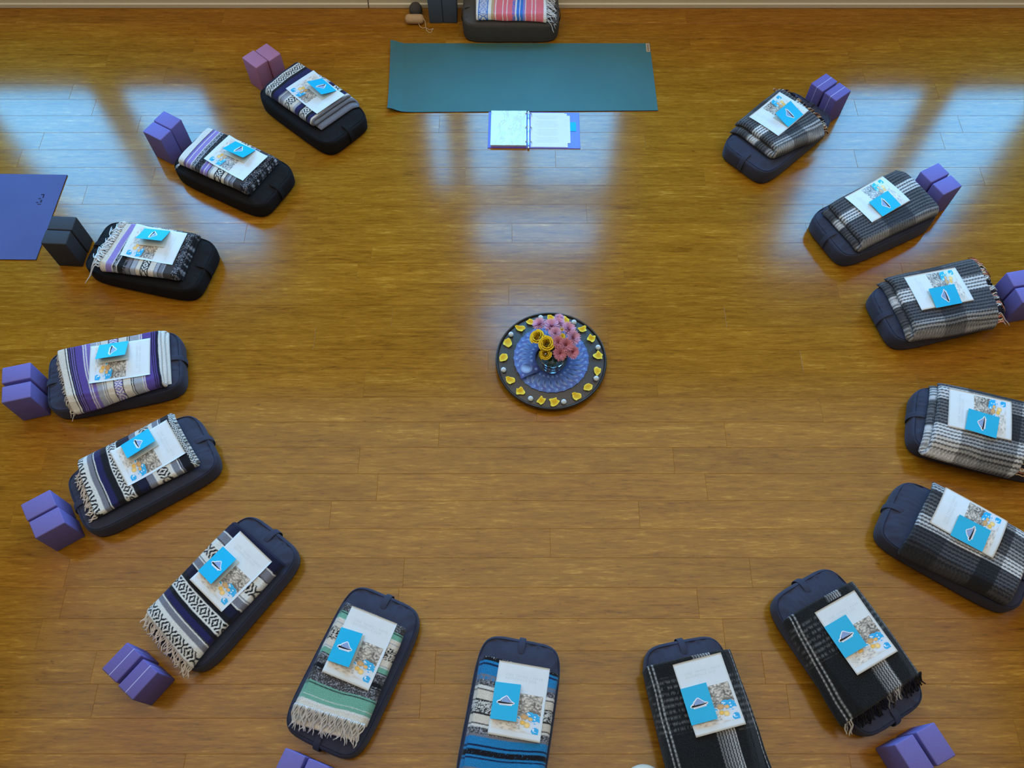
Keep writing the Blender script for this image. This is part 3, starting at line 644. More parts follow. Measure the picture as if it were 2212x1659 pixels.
def make_sheet(k):
    px,py,pa=ST[k]['pa']; bx,by,ba=ST[k]['bol']
    cb,sb=math.cos(R(pa-ba)),math.sin(R(pa-ba)); dx,dy=px-bx,py-by; c,s=math.cos(R(ba)),math.sin(R(ba)); lx,ly=dx*c+dy*s,-dx*s+dy*c
    curl={'L1':.016,'L2':.014,'L3':.014,'L4':.006}.get(k,.003)
    # smooth carrying surface: average of the blanket top under the sheet
    gx,gy=np.meshgrid(np.linspace(-.16,.16,33),np.linspace(-.12,.12,25),indexing='ij')
    zz=bsurf(k,lx+gx*cb-gy*sb,ly+gx*sb+gy*cb)
    Am=np.stack([np.ones(gx.size),gx.ravel(),gy.ravel(),gx.ravel()**2,gy.ravel()**2],1); co=np.linalg.lstsq(Am,zz.ravel(),rcond=None)[0]
    lift=float((zz.ravel()-Am@co).max())+.001
    def zf(x,y): return co[0]+co[1]*x+co[2]*y+co[3]*x*x+co[4]*y*y+lift+curl*sst(.4,1.,np.maximum(0,-x/(SL/2)))*.9+curl*.4*sst(.5,1,x/(SL/2))
    nx,ny=31,23
    X,Y=np.meshgrid(np.linspace(-SL/2,SL/2,nx),np.linspace(-SW/2,SW/2,ny),indexing='ij'); V=[np.stack([X,Y,zf(X,Y)],-1).reshape(-1,3)]; F=[tuple(f) for f in grid_faces(nx,ny)]; MI=[0]*len(F); Cc=[np.ones((nx*ny,3))*.8]
    V.append(V[0]-np.array([0,0,.0006])); o=nx*ny; Cc.append(Cc[0]); F+=[tuple(int(i)+o for i in f[::-1]) for f in F[:]]; MI+=[0]*(len(F)//2)
    idx=np.arange(o).reshape(nx,ny)
    for e in (idx[:,0],idx[:,-1],idx[0],idx[-1]):
        for p,q in zip(e[:-1],e[1:]): F.append((int(p),int(q),int(q)+o,int(p)+o)); MI.append(0)
    # photo area
    mx,my=84,84; x0,x1=-SL/2+.095*SL,-SL/2+.60*SL; y0,y1=-SW/2+.055*SW,SW/2-.055*SW
    X,Y=np.meshgrid(np.linspace(x0,x1,mx),np.linspace(y0,y1,my),indexing='ij')
    off=sum(len(v) for v in V); V.append(np.stack([X,Y,zf(X,Y)+.0004],-1).reshape(-1,3)); Cc.append(photo_colors((y1-Y)/(y1-y0),(X-x0)/(x1-x0)).reshape(-1,3))
    g=grid_faces(mx,my,off=off); F+=[tuple(map(int,f)) for f in g]; MI+=[1]*len(g)
    tv,tf=TXT; off=sum(len(v) for v in V)
    tx=np.array([(SL/2-.062+v[1],SW/2-.040-v[0]) for v in tv]); V.append(np.stack([tx[:,0],tx[:,1],zf(tx[:,0],tx[:,1])+.0004],-1)); Cc.append(np.ones((len(tv),3))*.7)
    F+=[tuple(i+off for i in f) for f in tf]; MI+=[2]*len(tf)
    V=np.concatenate(V); Cc=np.concatenate(Cc)
    ob=mk('handout_sheet',V,F,[M['paper'],M['print'],M['ink']],cols=Cc,matidx=MI,loc=(px,py,0),rot=R(pa))
    ob.data.validate()
    tag(ob,'white handout with beach photo on the '+WHO[k],'paper','handout sheets with a beach photo')
    return (px,py,pa,zf)
BWd,BLn=.122,.160
LOGO=[(-.046,-.004),(-.040,.004),(-.030,.008),(-.024,.016),(-.016,.021),(-.008,.027),(0,.031),(.007,.029),(.014,.022),(.022,.014),(.030,.007),(.040,.003),(.047,-.001),(.043,-.008),(.034,-.010),(.033,-.016),(-.030,-.017),(-.033,-.010),(-.042,-.010)]
def logo(mb,f,s=1.0):
    """white-edged mountain over a dark shore line; f maps (right, up) on the cover to 3D"""
    mb.add([f(x*s,y*s,.0004) for x,y in LOGO],[tuple(range(len(LOGO)))],1)
    mt=[(-.026,0),(-.020,.012),(-.008,.021),(0,.027),(.006,.025),(.016,.015),(.026,.006),(.034,.001),(0,-.003)]
    mb.add([f(x*s,y*s,.0008) for x,y in mt],[tuple(range(len(mt)))],2)
    sh=[(-.042,-.006),(-.034,.001),(-.026,.000),(-.025,.007),(-.023,.007),(-.022,-.001),(-.008,-.0010),(.010,-.002),(.041,-.001),(.042,-.003),(.02,-.0075),(-.01,-.009),(-.034,-.0085)]
    mb.add([f(x*s,y*s,.0010) for x,y in sh],[tuple(range(len(sh)))],3)
    for i in range(11):
        x=-.026+i*.0052; mb.add([f(x*s,-.0125*s,.0009),f((x+.003)*s,-.0125*s,.0009),f((x+.003)*s,-.0145*s,.0009),f(x*s,-.0145*s,.0009)],[(0,1,2,3)],2)
OPEN={'L1':20,'L2':20,'L3':24,'L4':20,'L5':20,'L6':18,'L7':17,'B1':12,'B2':8,'R6':8,'R5':7,'R4':7,'R3':9,'R2':6,'R1':17}
def make_booklet(k,sheet):
    px,py,pa,zf=sheet; hx,hy,ha=ST[k]['bo'][:3]; th=R(OPEN[k])
    # frame: +X up the page, +Y to the reader's left; spine at y=0, pages toward -Y
    c,s=math.cos(R(pa)),math.sin(R(pa)); d=R(ha-pa); cd,sd=math.cos(d),math.sin(d)
    ox,oy=(hx-px)*c+(hy-py)*s,-(hx-px)*s+(hy-py)*c
    def sheetz(x,y):  # x,y in booklet frame
        X=ox+x*cd-y*sd; Y=oy+x*sd+y*cd; return float(zf(np.float64(np.clip(X,-SL/2*.8,SL/2)),np.float64(Y)))
    zs=[sheetz(x,y) for x in (-BLn/2,0,BLn/2) for y in (0,-BWd/2,-BWd)]; z0=max(zs)+.0012
    root=bpy.data.objects.new('booklet',None); COL.objects.link(root); root.location=(hx,hy,z0); root.rotation_euler=(0,0,R(ha)); root.empty_display_size=.05
    mb=MB(); mb.box((0,-BWd/2,.0008),(BLn,BWd-.002,.0014)); 
    sp=[(-.05+i*.004,-.085+.012*math.sin(i*.35),.0018) for i in range(24)]
    pg=mb.build('inner_page',[M['cream']],root,smooth=False)
    mb=MB(); n=10; V=[];F=[]
    for i in range(n+1):
        r=BWd*i/n; bend=th*(.72+.28*(i/n)**.6) if th>.2 else th
        V+= [(-BLn/2,-r*math.cos(bend),.003+r*math.sin(bend)),(BLn/2,-r*math.cos(bend),.003+r*math.sin(bend))]
    V2=[(a,b,z+.0008) for a,b,z in V]; m=len(V); V=V+V2
    for i in range(n):
        q=(2*i,2*i+1,2*i+3,2*i+2); F+=[q,tuple(a+m for a in q[::-1])]
    F+=[(0,m,m+1,1),(2*n,2*n+1,2*n+1+m,2*n+m)]+[(2*i,2*i+2,2*i+2+m,2*i+m) for i in range(n)]+[(2*i+1,2*i+1+m,2*i+3+m,2*i+3) for i in range(n)]
    mb.add(V,F,0)
    def f(rt,up,dz):
        r=BWd/2+rt; i=r/BWd; bend=th*(.72+.28*i**.6) if th>.2 else th
        return (up-.002,-r*math.cos(bend)+dz*-math.sin(bend)*0,.003+r*math.sin(bend)+.0008+dz)
    logo(mb,f,.92)
    cv=mb.build('cover',[M['cyan'],M['white'],M['mtn'],M['blackink']],root,smooth=False)
    cv['label']='cyan booklet cover with a small white-edged mountain emblem'
    tag(root,'small cyan booklet on the handout over the '+WHO[k],'booklet','cyan booklets on the handouts')
for k in ST:
    sh=make_sheet(k); make_booklet(k,sh)

# ------------------------------------------------------------------ foam blocks
def block_mesh(name,mat,bev=.006,d=(.1524,.1016,.2286)):
    mb=MB(); mb.box((0,0,d[2]/2),d,bev=bev); return mb.build(name,mat,None,smooth=True)
BT=[('mauve_block',[(-1.757,4.596,-43),(-1.676,4.663,-43)],'mauve foam block beside the navy zigzag blanket, the one %s',('nearer the left wall','nearer the back wall')),
('purple_block',[(-2.296,3.938,-31),(-2.246,4.033,-31)],'purple foam block left of the lavender and grey blanket, the %s one of its pair',('lower','upper')),
('black_block',[(-2.734,3.086,-3),(-2.724,3.192,-3)],'black foam block at the purple mat corner, the %s one of its pair',('lower','upper')),
('purple_block',[(-2.685,2.045,14),(-2.717,2.162,14)],'purple foam block at the left edge beside the thin-striped purple blanket, the %s one',('lower','upper')),
('purple_block',[(-2.33,1.312,33),(-2.396,1.403,33)],'purple foam block beside the mid-left navy diamond-band blanket, the %s one',('lower','upper')),
('purple_line',[(-1.719,.565,52.5),(-1.81,.640,52.5)],'purple foam block with a pale seam line at lower left, the %s one',('right','left')),
('purple_block',[(-.985,.187,69),(-.876,.145,69)],'purple foam block below the mint green blanket at the bottom edge, the %s one',('left','right')),
('purple_block',[(1.777,.241,-64.5),(1.884,.291,-64.5)],'purple foam block below the fringed black blanket at lower right, the %s one',('left','right')),
('purple_block',[(2.672,.902,-33),(2.732,.994,-33)],'purple foam block peeking in at the right edge behind the plaid blanket, the %s one',('lower','upper')),
('purple_block',[(2.975,2.793,11),(2.995,2.682,11)],'purple foam block at right edge by the rust-fringed plaid blanket, the %s one',('upper','lower')),
('purple_block',[(2.652,3.588,29),(2.706,3.489,29)],'plain purple foam block beside the dark unfringed plaid blanket, the %s one',('upper left','lower right')),
('purple_line',[(2.095,4.374,39),(2.170,4.288,39)],'seam-lined purple foam block beside the topmost plaid blanket, the %s one',('upper left','lower right')),
('blue_block',[(-.561,5.306,90),(-.457,5.306,90)],'slate blue foam block standing near the back wall, the %s one of its pair',('left','right'))]
protos={}
for mt,ps,lab,wh in BT:
    for (x,y,a),w_ in zip(ps,wh):
        if mt not in protos: o=protos[mt]=block_mesh('yoga_block',M[mt])
        else: o=protos[mt].copy(); COL.objects.link(o)
        o.location=(x,y,.0003); o.rotation_euler=(0,0,R(a)); tag(o,lab%w_,'yoga block','foam yoga blocks standing in pairs')

# ------------------------------------------------------------------ yoga mats
def yoga_mat(name,cs,mat,label,curl=None,th=.006):
    """cs: corners (left far, right far, right near, left near)"""
    nx,ny=60,24; A,B_,C_,D=[np.array(c) for c in cs]
    u,v=np.meshgrid(np.linspace(0,1,nx),np.linspace(0,1,ny),indexing='ij'); U=u[...,None];Vv=v[...,None]
    XY=(A*(1-U)+B_*U)*(1-Vv)+(D*(1-U)+C_*U)*Vv
    z=np.full(u.shape,th)+.0006*vnoise(u*8,v*5)
    if curl: z=z+curl(u,v)
    top=np.concatenate([XY,z[...,None]],-1).reshape(-1,3); bot=top.copy(); bot[:,2]-=th-.0004
    V=np.concatenate([top,bot]); n=nx*ny; F=[tuple(map(int,f)) for f in grid_faces(nx,ny,flip=True)]+[tuple(map(int,f)) for f in grid_faces(nx,ny,off=n)]; MI=[0]*len(F)
    idx=np.arange(n).reshape(nx,ny)
    for e in (idx[:,0],idx[:,-1],idx[0],idx[-1]):
        for p,q in zip(e[:-1],e[1:]): F.append((int(p),int(q),int(q)+n,int(p)+n)); MI.append(1)
    o=mk(name,V,F,[mat,M['matedge']],matidx=MI,smooth=False); tag(o,label,'yoga mat'); return o
def tcurl(u,v): return .030*(1-sst(0,.055,u))*(.25+.75*np.abs(2*v-1)**2)+.012*sst(.93,1,v)*(1-sst(0,.10,u))
tm=yoga_mat('yoga_mat',[(-.882,5.011),(1.004,5.011),(1.011,4.345),(-.859,4.328)],M['teal'],'teal yoga mat unrolled in front of the charcoal bolster',tcurl)
mb=MB(); mb.box((.988,4.965,.0072),(.026,.085,.0012)); 
for i in range(5): mb.box((.988,4.935+i*.014,.0080),(.012,.006,.0004),m=1)
lb=mb.build('brand_tag',[M['beige'],M['blackink']],tm,smooth=False); lb['label']='small beige woven tag'
pm=yoga_mat('yoga_mat',[(-4.75,3.80),(-2.938,3.767),(-2.963,3.082),(-4.77,3.10)],M['pmat'],'violet-blue yoga mat entering from the left edge beside the black blocks')
mb=MB()
for a,b_,w_,h_ in ((-3.055,3.60,.020,.007),(-3.047,3.585,.007,.026),(-3.066,3.566,.016,.006),(-3.052,3.545,.010,.020),(-3.075,3.535,.014,.006),(-3.058,3.520,.024,.005)): mb.box((a,b_,.0072),(w_,h_,.0008))
mb.build('printed_mark',M['matedge'],pm,smooth=False)
yoga_mat('yoga_mat',[(-4.3,3.02),(-3.112,2.803),(-3.20,2.45),(-4.4,2.60)],M['matedge'],'black mat whose corner just touches the left edge of the photo')

# ------------------------------------------------------------------ open ring binder
def binder():
    root=bpy.data.objects.new('ring_binder',None); COL.objects.link(root); root.location=(.112,4.166,0); root.rotation_euler=(0,0,R(-.6))
    tag(root,'open purple ring binder with printed pages lying below the teal mat','binder')
    for sx in (-1,1):
        mb=MB(); wd=.262 if sx<0 else .338; mb.box((sx*(.012+wd/2),0,.0025),(wd,.330,.004),bev=.0015); mb.build('cover',M['binder'],root,smooth=False)
    mb=MB(); mb.box((0,0,.003),(.030,.330,.005),bev=.002); mb.build('spine',M['binder'],root,smooth=False)
    mb=MB(); mb.box((0,0,.0085),(.012,.315,.006),bev=.002); mb.tube([(0,-.175,.009),(0,-.150,.010)],.007,8); mb.tube([(0,.175,.009),(0,.150,.010)],.007,8); bar=mb.build('ring_bar',M['metal'],root)
    for y in (.128,.0,-.128):
        mb=MB()
        for o_ in (-.004,.004): mb.tube([(math.cos(a)*.024,y+o_,.010+math.sin(a)*.024) for a in np.linspace(-.15,math.pi+.15,16)],.0022,6)
        mb.build('ring',M['metal'],bar)
    mb=MB()
    for i in range(7): mb.box((-.135+.0009*(i%3),.0-.001*(i%2),.0065+i*.0022),(.236,.308-.002*(i%2),.0018))
    p=mb.build('page_stack',M['paper'],root,smooth=False); p['label']='thick stack of sleeved pages'
    nx,ny=24,28; X,Y=np.meshgrid(np.linspace(-.256,-.014,nx),np.linspace(-.157,.157,ny),indexing='ij'); Z=.0225+.0022*vnoise(X*30,Y*22)
    mk('plastic_sleeve',np.stack([X,Y,Z],-1).reshape(-1,3),grid_faces(nx,ny),M['sleeve'],p)
    mb=MB(); mb.box((.140,-.004,.0065),(.250,.308,.003)); mb.box((.132,0,.0085),(.232,.308,.0012))
    for i in range(20):
        if i in (3,9,15): continue
        mb.box((.125+.004*(i%3),.125-i*.0125,.0093),(.165-.02*((i*7)%3),.0028,.0003),m=1)
    mb.build('printed_page',[M['paper'],M['ink']],root,smooth=False)
    mb=MB(); mb.box((.268,.006,.0062),(.034,.250,.002)); dv=mb.build('divider_page',M['paper'],root,smooth=False)
    mb=MB(); mb.box((.306,.030,.0062),(.040,.082,.0016)); mb.build('tab',M['tape'],dv,smooth=False)['label']='cyan divider tab'
binder()

# ------------------------------------------------------------------ charcoal bolster, serape, blocks and small things by the back wall
o=bolster_mesh('yoga_bolster',M['grey_dark'],M['grey_dark'],H=.185); o.location=(-.008,5.205,0); o.scale=(.94,.93,1)
tag(o,'charcoal bolster against the back wall under the pink striped blanket','bolster')
cs=[(-.265,5.37),(-.255,5.045),(.245,5.035),(.245,5.37)]
cs=[(x+.008,y-5.205) for x,y in cs]
zfT=lambda X,Y: ztop(np.minimum(rho(X/.94,Y/.93),1.06),.185)-.30*np.maximum(0,-Y-.150)
ob,geo=make_blanket('T',cs,3,.015,1,[0,.0,0],zfT,(-.008,5.205,0),0,PAT['T'],M['wool'])
fringe(ob,geo,.02,zfT,white_yarn,46,.075,.003,21,curl=.6)
tag(ob,'pink, blue and white serape blanket with white fringe at the top of the photo','blanket')
root=bpy.data.objects.new('eye_pillow',None); COL.objects.link(root); root.location=(-.72,5.235,0)
tag(root,'beige rounded canvas pouch with a loose cord on the floor by the back wall','pouch')
mb=MB(); V=[];pr_=[]
for i in range(17):
    t=i/16; x=-.072+.144*t; e=min(t,1-t)*16/3.2; r=.033*math.sqrt(max(0,1-(1-min(e,1))**2))+.0008
    pr_.append((x,r))
n=20
for x,r in pr_:
    for j in range(n): a=2*math.pi*j/n; V.append((x,r*math.cos(a)*1.05,.034+r*math.sin(a)*.98))
F=[(i*n+j,i*n+(j+1)%n,(i+1)*n+(j+1)%n,(i+1)*n+j) for i in range(16) for j in range(n)]+[tuple(range(n))[::-1],tuple(16*n+j for j in range(n))]
mb.add(V,F); mb.build('pouch_body',M['beige'],root)
mb=MB(); mb.tube([(.062,.0,.05),(.078,-.02,.03),(.082,-.05,.006),(.090,-.085,.004),(.112,-.112,.004),(.128,-.108,.004),(.128,-.085,.004),(.142,-.070,.004)],.0026,6)
mb.tube([(.030,-.030,.020),(.040,-.045,.004),(.060,-.062,.004),(.080,-.055,.004),(.090,-.066,.006),(.112,-.078,.004),(.140,-.068,.006)],.0026,6); mb.build('cord',M['cotton_cord'],root)
mb=MB(); mb.lathe([(.036,0),(.045,.012),(.049,.035),(.047,.060),(.036,.082),(.018,.094),(.001,.097)],32); o=mb.build('round_cushion',M['grey_dark'],None,loc=(-.715,5.325,0))
tag(o,'dark grey domed round weight behind the beige pouch at the wall','weight')
mb=MB(); mb.lathe([(.02,0),(.075,.004),(.098,.03),(.10,.06),(.09,.085),(.06,.098),(.001,.10)],40); o=mb.build('round_cushion',M['cream'],None,loc=(.60,.118,0))
tag(o,'cream rounded cushion whose top edge shows at the bottom of the photo','cushion')

# ------------------------------------------------------------------ centrepiece: tray, cards, petals, vase, flowers
TC=(.226,2.347)
root=bpy.data.objects.new('round_tray',None); COL.objects.link(root); root.location=(*TC,0)
tag(root,'round dark metal tray on the floor in the middle of the circle','tray')
mb=MB(); mb.lathe([(.255,0),(.300,.004),(.312,.02),(.313,.040),(.300,.0435),(.215,.0440),(.212,.0455),(.08,.046)],96); mb.build('tray_plate',M['tray'],root)
mb=MB(); mb.lathe([(.307,.030),(.318,.032),(.3205,.046),(.318,.052),(.313,.0525),(.309,.048),(.307,.0435)],96,capb=False,capt=False); mb.build('rim',M['rim'],root)
# cards fanned round the vase
def card_mesh():
    n=52; w_,l_=.100,.122; X,Y=np.meshgrid(np.linspace(-l_/2,l_/2,n),np.linspace(-w_/2,w_/2,n),indexing='ij')
    c0=np.array(lin((36,38,84))); c1=np.array(lin((88,116,172))); t=sst(-.9,1.1,(X/l_*1.2-Y/w_*1.2)+.5*(vnoise(X*60,Y*60)-.5))[...,None]; C=c0*(1-t)+c1*t
    r=np.hypot(X-.006,Y); ring=np.exp(-((r-.030)/.0028)**2)[...,None]*(.55+.45*np.sin(np.arctan2(Y,X)*1.0+.8))[...,None]; pt=sst(.45,.8,vnoise(X*45+3,Y*45+9))[...,None]; C=C*(1-pt*.55)+np.array(lin((66,58,128)))*pt*.55; C=C*(1-ring*.6)+np.array(lin((190,208,232)))*ring*.6
    inn=(1-sst(.0235,.028,r))[...,None]; cr_=sst(-.03,.03,X+Y)[...,None]; C=C*(1-inn)+inn*(np.array(lin((44,54,96)))*(1-cr_)+np.array(lin((150,176,214)))*cr_)
    for cx,cy,rr in ((-.040,.030,.0085),(-.040,-.030,.008),(.044,.034,.006),(.044,-.034,.006)):
        r2=np.hypot(X-cx,Y-cy); k=np.exp(-(r2/rr)**4)[...,None]; C=C*(1-k*.4)+np.array(lin((170,196,232)))*k*.4
    top=np.stack([X,Y,0*X+.0007],-1).reshape(-1,3); bot=top.copy(); bot[:,2]=0; V=np.concatenate([top,bot]); N_=n*n
    F=[tuple(map(int,f)) for f in grid_faces(n,n)]+[tuple(map(int,f)) for f in grid_faces(n,n,off=N_,flip=True)]; MI=[0]*len(F); idx=np.arange(N_).reshape(n,n)
    for e in (idx[:,0],idx[:,-1],idx[0],idx[-1]):
        for p,q in zip(e[:-1],e[1:]): F.append((int(p),int(q),int(q)+N_,int(p)+N_)); MI.append(1)
    return mk('moon_card',V,F,[M['cardart'],M['cardback']],cols=np.concatenate([C.reshape(-1,3)]*2),matidx=MI,smooth=False)
card=card_mesh(); NC=28
for i in range(NC):
    o=card if i==0 else card.copy()
    if i: COL.objects.link(o)
    ang=205-i*(352/NC); r=.152; x=TC[0]+r*math.cos(R(ang)); y=TC[1]+r*math.sin(R(ang))
    lift=(NC-i)*.00085
    o.location=(x,y,.0468+lift); o.rotation_euler=(R(1.2)*math.cos(R(0)),0,R(ang)); o.rotation_euler=(R(-1.0),0,R(ang))
    tag(o,'blue moon card wholly visible on top of the fan, left of the vase' if i==0 else 'partly covered blue moon card in the '+('right-hand' if abs((ang+180)%360-180)<45 else 'upper' if 45<=(ang%360)<135 else 'left-hand' if 135<=(ang%360)<225 else 'lower')+' part of the fan','card','moon cards fanned around the vase')
# vase
vx,vy=.229,2.292; vz=.072
root=bpy.data.objects.new('glass_vase',None); COL.objects.link(root); root.location=(vx,vy,vz); tag(root,'tapered clear glass vase of water in the centre of the tray','vase')
mb=MB(); mb.lathe([(.046,0),(.052,.003),(.060,.04),(.072,.09),(.080,.128),(.0785,.129),(.0765,.127),(.0685,.09),(.0565,.04),(.048,.012),(.001,.011)],64,capt=False); mb.build('glass',M['glass'],root)
mb=MB(); mb.lathe([(.046,.0125),(.0558,.04),(.0665,.085),(.001,.085)],64,capt=False); mb.build('water',M['water'],root)
# flowers
def mum(name,p,rad,c1,c2,seed,center=None):
    rnd=random.Random(seed); V=[];F=[];C=[]
    ax=Vector((p[0]-vx,p[1]-vy-.15,.24)).normalized(); e1=ax.orthogonal().normalized(); e2=ax.cross(e1)
    for ring,(cnt,el_,ln) in enumerate(((30,4,1.0),(28,18,.97),(25,32,.88),(21,46,.76),(16,60,.60),(10,76,.42))):
        for i in range(cnt):
            a=2*math.pi*(i+ring*.37)/cnt+rnd.uniform(-.08,.08); e=R(el_+rnd.uniform(-6,6)); l=rad*ln*rnd.uniform(.88,1.06); w_=rad*.062
            d=(e1*math.cos(a)+e2*math.sin(a)); t=(e1*-math.sin(a)+e2*math.cos(a)); n0=len(V)
            for f_,wf in ((.05,.6),(.45,1.0),(.8,1.0),(1.0,.35)):
                q=d*(l*f_*math.cos(e))+ax*(l*f_*math.sin(e)+.10*l*f_*f_)
                V+= [tuple(q-t*w_*wf),tuple(q+t*w_*wf+ax*.0)]; k=f_*rnd.uniform(.9,1.1); C+=[tuple(c1[j]*(1-k)+c2[j]*k for j in range(3))]*2
            for s_ in range(3): F.append((n0+2*s_,n0+2*s_+1,n0+2*s_+3,n0+2*s_+2))
    root=mk(name,V,F,M['flower'],cols=np.clip(np.array(C),0,1),loc=p,smooth=False)
    if center:
        mb=MB(); mb.lathe([(.0008,-.002),(rad*.22,0),(rad*.2,rad*.14),(.0008,rad*.2)],12); q=ax.to_track_quat('Z','Y').to_matrix()
        vv=[q@Vector(v)+ax*rad*.06 for v in mb.V]; mk('flower_eye',[tuple(v) for v in vv],mb.F,center,root)
    mb=MB(); b=Vector((vx-p[0],vy-p[1],vz+.02-p[2])); b+=Vector((-b.x*.75,-b.y*.75,0))*.6*0
    mb.tube([Vector((0,0,0)),b*.5+Vector((0,0,.01))-ax*.01,b+Vector((rnd.uniform(-.02,.02),rnd.uniform(-.02,.02),0))],.0019,6); mb.build('stem',M['stem'],root)
    return root
def rose(name,p,rad,seed):
    rnd=random.Random(seed); V=[];F=[];C=[]; ax=Vector((p[0]-vx,p[1]-vy-.14,.24)).normalized(); e1=ax.orthogonal().normalized(); e2=ax.cross(e1)
    yl=np.array(lin((244,206,44))); og=np.array(lin((168,112,8)))
    ga=2.4
    for i in range(24):
        f=i/23; r=rad*(.10+.88*f**.85); top=rad*(.66-.50*f**2.2); a0=i*ga; wd=.62+.35*(1-f)+.12*rnd.random(); n0=len(V); m=11
        for jz,(rf,zf_) in enumerate(((.50,-.6),(.80,.10),(.93,.62),(1.0,.92),(1.10 if f>.35 else 1.02,1.0))):
            for j in range(m):
                u=j/(m-1)*2-1; a=a0+wd*u; sag=1-.20*u*u*abs(u); rr=r*rf*(1+.05*u)+ (rad*.05*f if jz==4 else 0)
                q=(e1*math.cos(a)+e2*math.sin(a))*rr+ax*(top*zf_*sag-(rad*.05*f if jz==4 else 0))
                V.append(tuple(q)); k=(0,.15,.45,.9,1)[jz]; C.append(tuple(og*(1-k)+yl*k))
        for jz in range(4):
            for j in range(m-1): F.append((n0+jz*m+j,n0+jz*m+j+1,n0+(jz+1)*m+j+1,n0+(jz+1)*m+j))
    root=mk(name,V,F,M['flower'],cols=np.array(C),loc=p)
    mb=MB(); b=Vector((vx-p[0],vy-p[1],vz+.02-p[2])); mb.tube([-ax*.012,b*.5,b],.0024,6); mb.build('stem',M['stem'],root); return root
PK=lin((196,128,160)); PK2=lin((232,178,200)); DP=lin((160,84,110)); SL_=lin((228,150,158)); MK=pmat('mum_eye',lin((120,84,60)),.8,.2,bump=(400,.8,.003)); YE=pmat('yellow_eye',lin((226,176,30)),.8,.2,bump=(400,.8,.003))
mums=[((.156,2.486),.205,.036,PK,PK2,0,'at the upper left of the bouquet'),((.224,2.468),.215,.040,PK,PK2,0,'at the top middle of the bouquet'),((.265,2.500),.195,.034,PK,PK2,0,'behind the top middle one, farthest back'),((.319,2.454),.205,.038,PK,PK2,0,'at the upper right of the bouquet'),
((.243,2.413),.228,.032,DP,PK2,MK,'with a dark eye in the middle of the bouquet'),((.342,2.394),.212,.038,DP,PK2,MK,'with a dark eye at the far right'),((.257,2.358),.222,.032,DP,SL_,MK,'with a dark eye between the roses and the lower right one'),
((.299,2.340),.224,.037,DP,SL_,MK,'with a dark eye at the lower right'),((.337,2.312),.195,.034,PK,SL_,0,'low on the right side over the cards'),((.267,2.300),.200,.036,PK,SL_,0,'salmon-tinted, lowest over the vase rim'),((.273,2.560),.150,.028,PK,PK2,0,'peeking out at the back between two petals')]
for i,(p,z,r,a,b_,ce,wh) in enumerate(mums):
    tag(mum('chrysanthemum',(p[0],p[1],z),r*1.22,a,b_,30+i,ce or None),'pink chrysanthemum '+wh,'flower','pink chrysanthemums in the vase')
for i,(p,z,r,wh) in enumerate((((.144,2.403),.205,.038,'on the left of the bouquet'),((.192,2.351),.222,.038,'with a tight spiral in the front of the bouquet'),((.186,2.305),.185,.030,'small and low over the vase rim'))):
    tag(rose('yellow_rose',(p[0],p[1],z),r*1.1,50+i),'yellow rose '+wh,'flower','yellow roses in the vase')
for i,(p,z,r,wh) in enumerate((((.283,2.446),.215,.016,'upper, between pink flowers'),((.282,2.398),.222,.020,'in the middle of the pink flowers'),((.346,2.440),.200,.016,'at the right rim of the bouquet'),((.218,2.520),.19,.020,'at the back below the topmost petal'))):
    tag(mum('yellow_button_flower',(p[0],p[1],z),r,lin((206,150,20)),lin((244,214,60)),70+i,YE),'small yellow button flower '+wh,'flower','small yellow flowers in the vase')
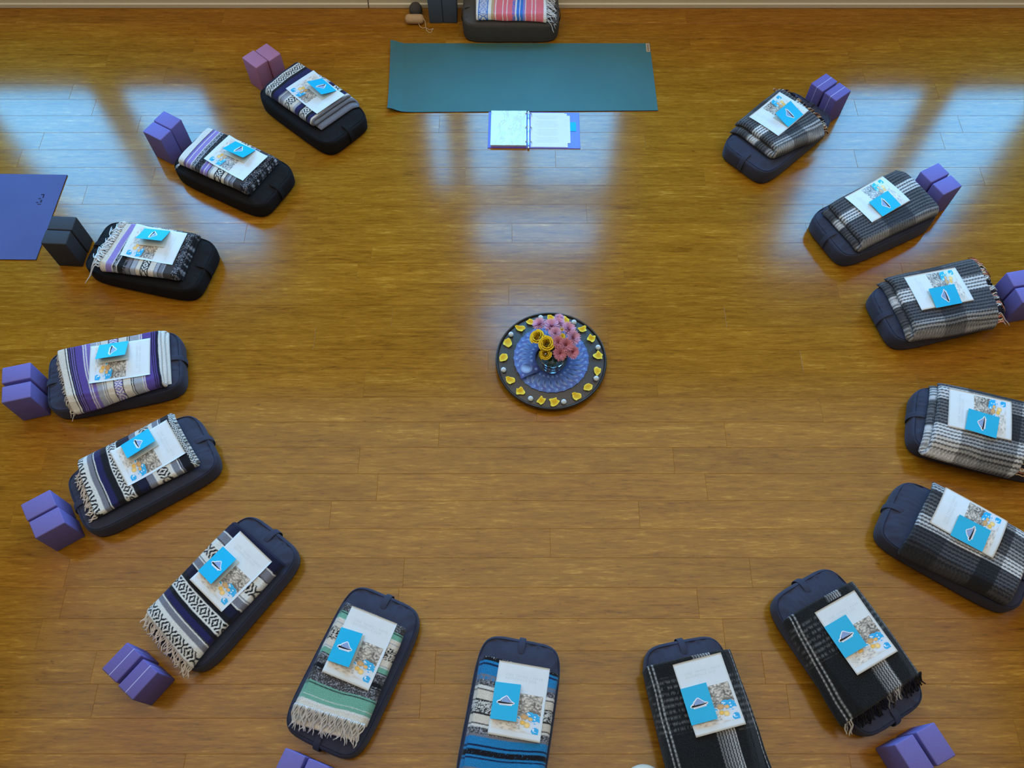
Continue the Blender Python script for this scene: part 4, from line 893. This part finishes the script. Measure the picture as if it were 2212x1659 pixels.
# petals around the rim
PET=[(0.044,2.557),(0.111,2.602),(0.231,2.646),(0.321,2.624),(0.422,2.557),(0.472,2.49),(0.511,2.371),(0.498,2.265),(0.436,2.16),(0.368,2.096),(0.238,2.059),(0.162,2.07),(0.039,2.131),(-0.017,2.207),(-0.055,2.357),(-0.035,2.462)]
BALL=[(0.167,2.639),(-0.018,2.519),(-0.06,2.271),(0.102,2.085),(0.294,2.056),(0.49,2.213),(0.512,2.426),(0.37,2.602)]
PW_=['at the upper left, right of a white ball','at the upper left, left of a white ball','at the topmost point of the tray','at the top, left of the upper right ball','at the upper right, right of a white ball','at the upper right, above the right-hand ball',
'at the right, below the right-hand ball','at the lower right, above a white ball','at the lower right, below a white ball','at the lower right, nearest the bottom right ball','at the very bottom, left of the bottom right ball','at the bottom, right of the lower left ball',
'at the lower left, left of a white ball','at the lower left, below the left-hand ball','at the far left, above the left-hand ball','at the left, below the upper left ball']
BW_=['at the top left beside the topmost petal','at the upper left','at the far left','at the lower left','at the bottom, right of the bottommost petal','at the lower right','at the far right','at the upper right']
for i,(x,y) in enumerate(PET):
    rnd=random.Random(i*7+2); n=7; V=[];C=[]; rot=rnd.uniform(0,6.28); L_=.026*rnd.uniform(.9,1.1); W_=.0215*rnd.uniform(.85,1.15)
    for a in range(n):
        for b_ in range(n):
            u=a/(n-1)*2-1; v=b_/(n-1)*2-1; r=math.sqrt(u*u*.5+v*v*.5)
            xx=u*math.sqrt(1-v*v*.42)*L_*(1+.22*math.sin(3*v+i)); yy=v*math.sqrt(1-u*u*.30)*W_*(1+.25*u*math.cos(i))
            V.append((xx,yy,.001+.015*r**1.9+.002*math.sin(u*4+i))); k=min(1,(r/.85)**2); c0=lin((205,160,4)); c1=lin((252,228,70)); C.append(tuple(c0[j]*(1-k)+c1[j]*k for j in range(3)))
    r_=math.hypot(x-TC[0],y-TC[1]); f_=min(r_,.275)/r_; xx=TC[0]+(x-TC[0])*f_; yy=TC[1]+(y-TC[1])*f_
    o=mk('flower_petal',V,grid_faces(n,n),M['petal'],cols=np.array(C),loc=(xx,yy,.0435),rot=rot); s_=o.modifiers.new('t','SOLIDIFY'); s_.thickness=.0008; s_.offset=1
    tag(o,'yellow rose petal on the tray, '+PW_[i],'petal','yellow petals around the tray')
for i,(x,y) in enumerate(BALL):
    r_=math.hypot(x-TC[0],y-TC[1]); f_=min(r_,.284)/r_; x=TC[0]+(x-TC[0])*f_; y=TC[1]+(y-TC[1])*f_
    mb=MB(); mb.lathe([(.006,0),(.0125,.003),(.0155,.010),(.0155,.016),(.012,.023),(.006,.0275),(.003,.0285),(.002,.031),(.0004,.0315)],20); o=mb.build('pearly_ball',M['pearl'],None,loc=(x,y,.0433))
    tag(o,'pearly white ball on the tray, '+BW_[i],'ball','white balls around the tray')
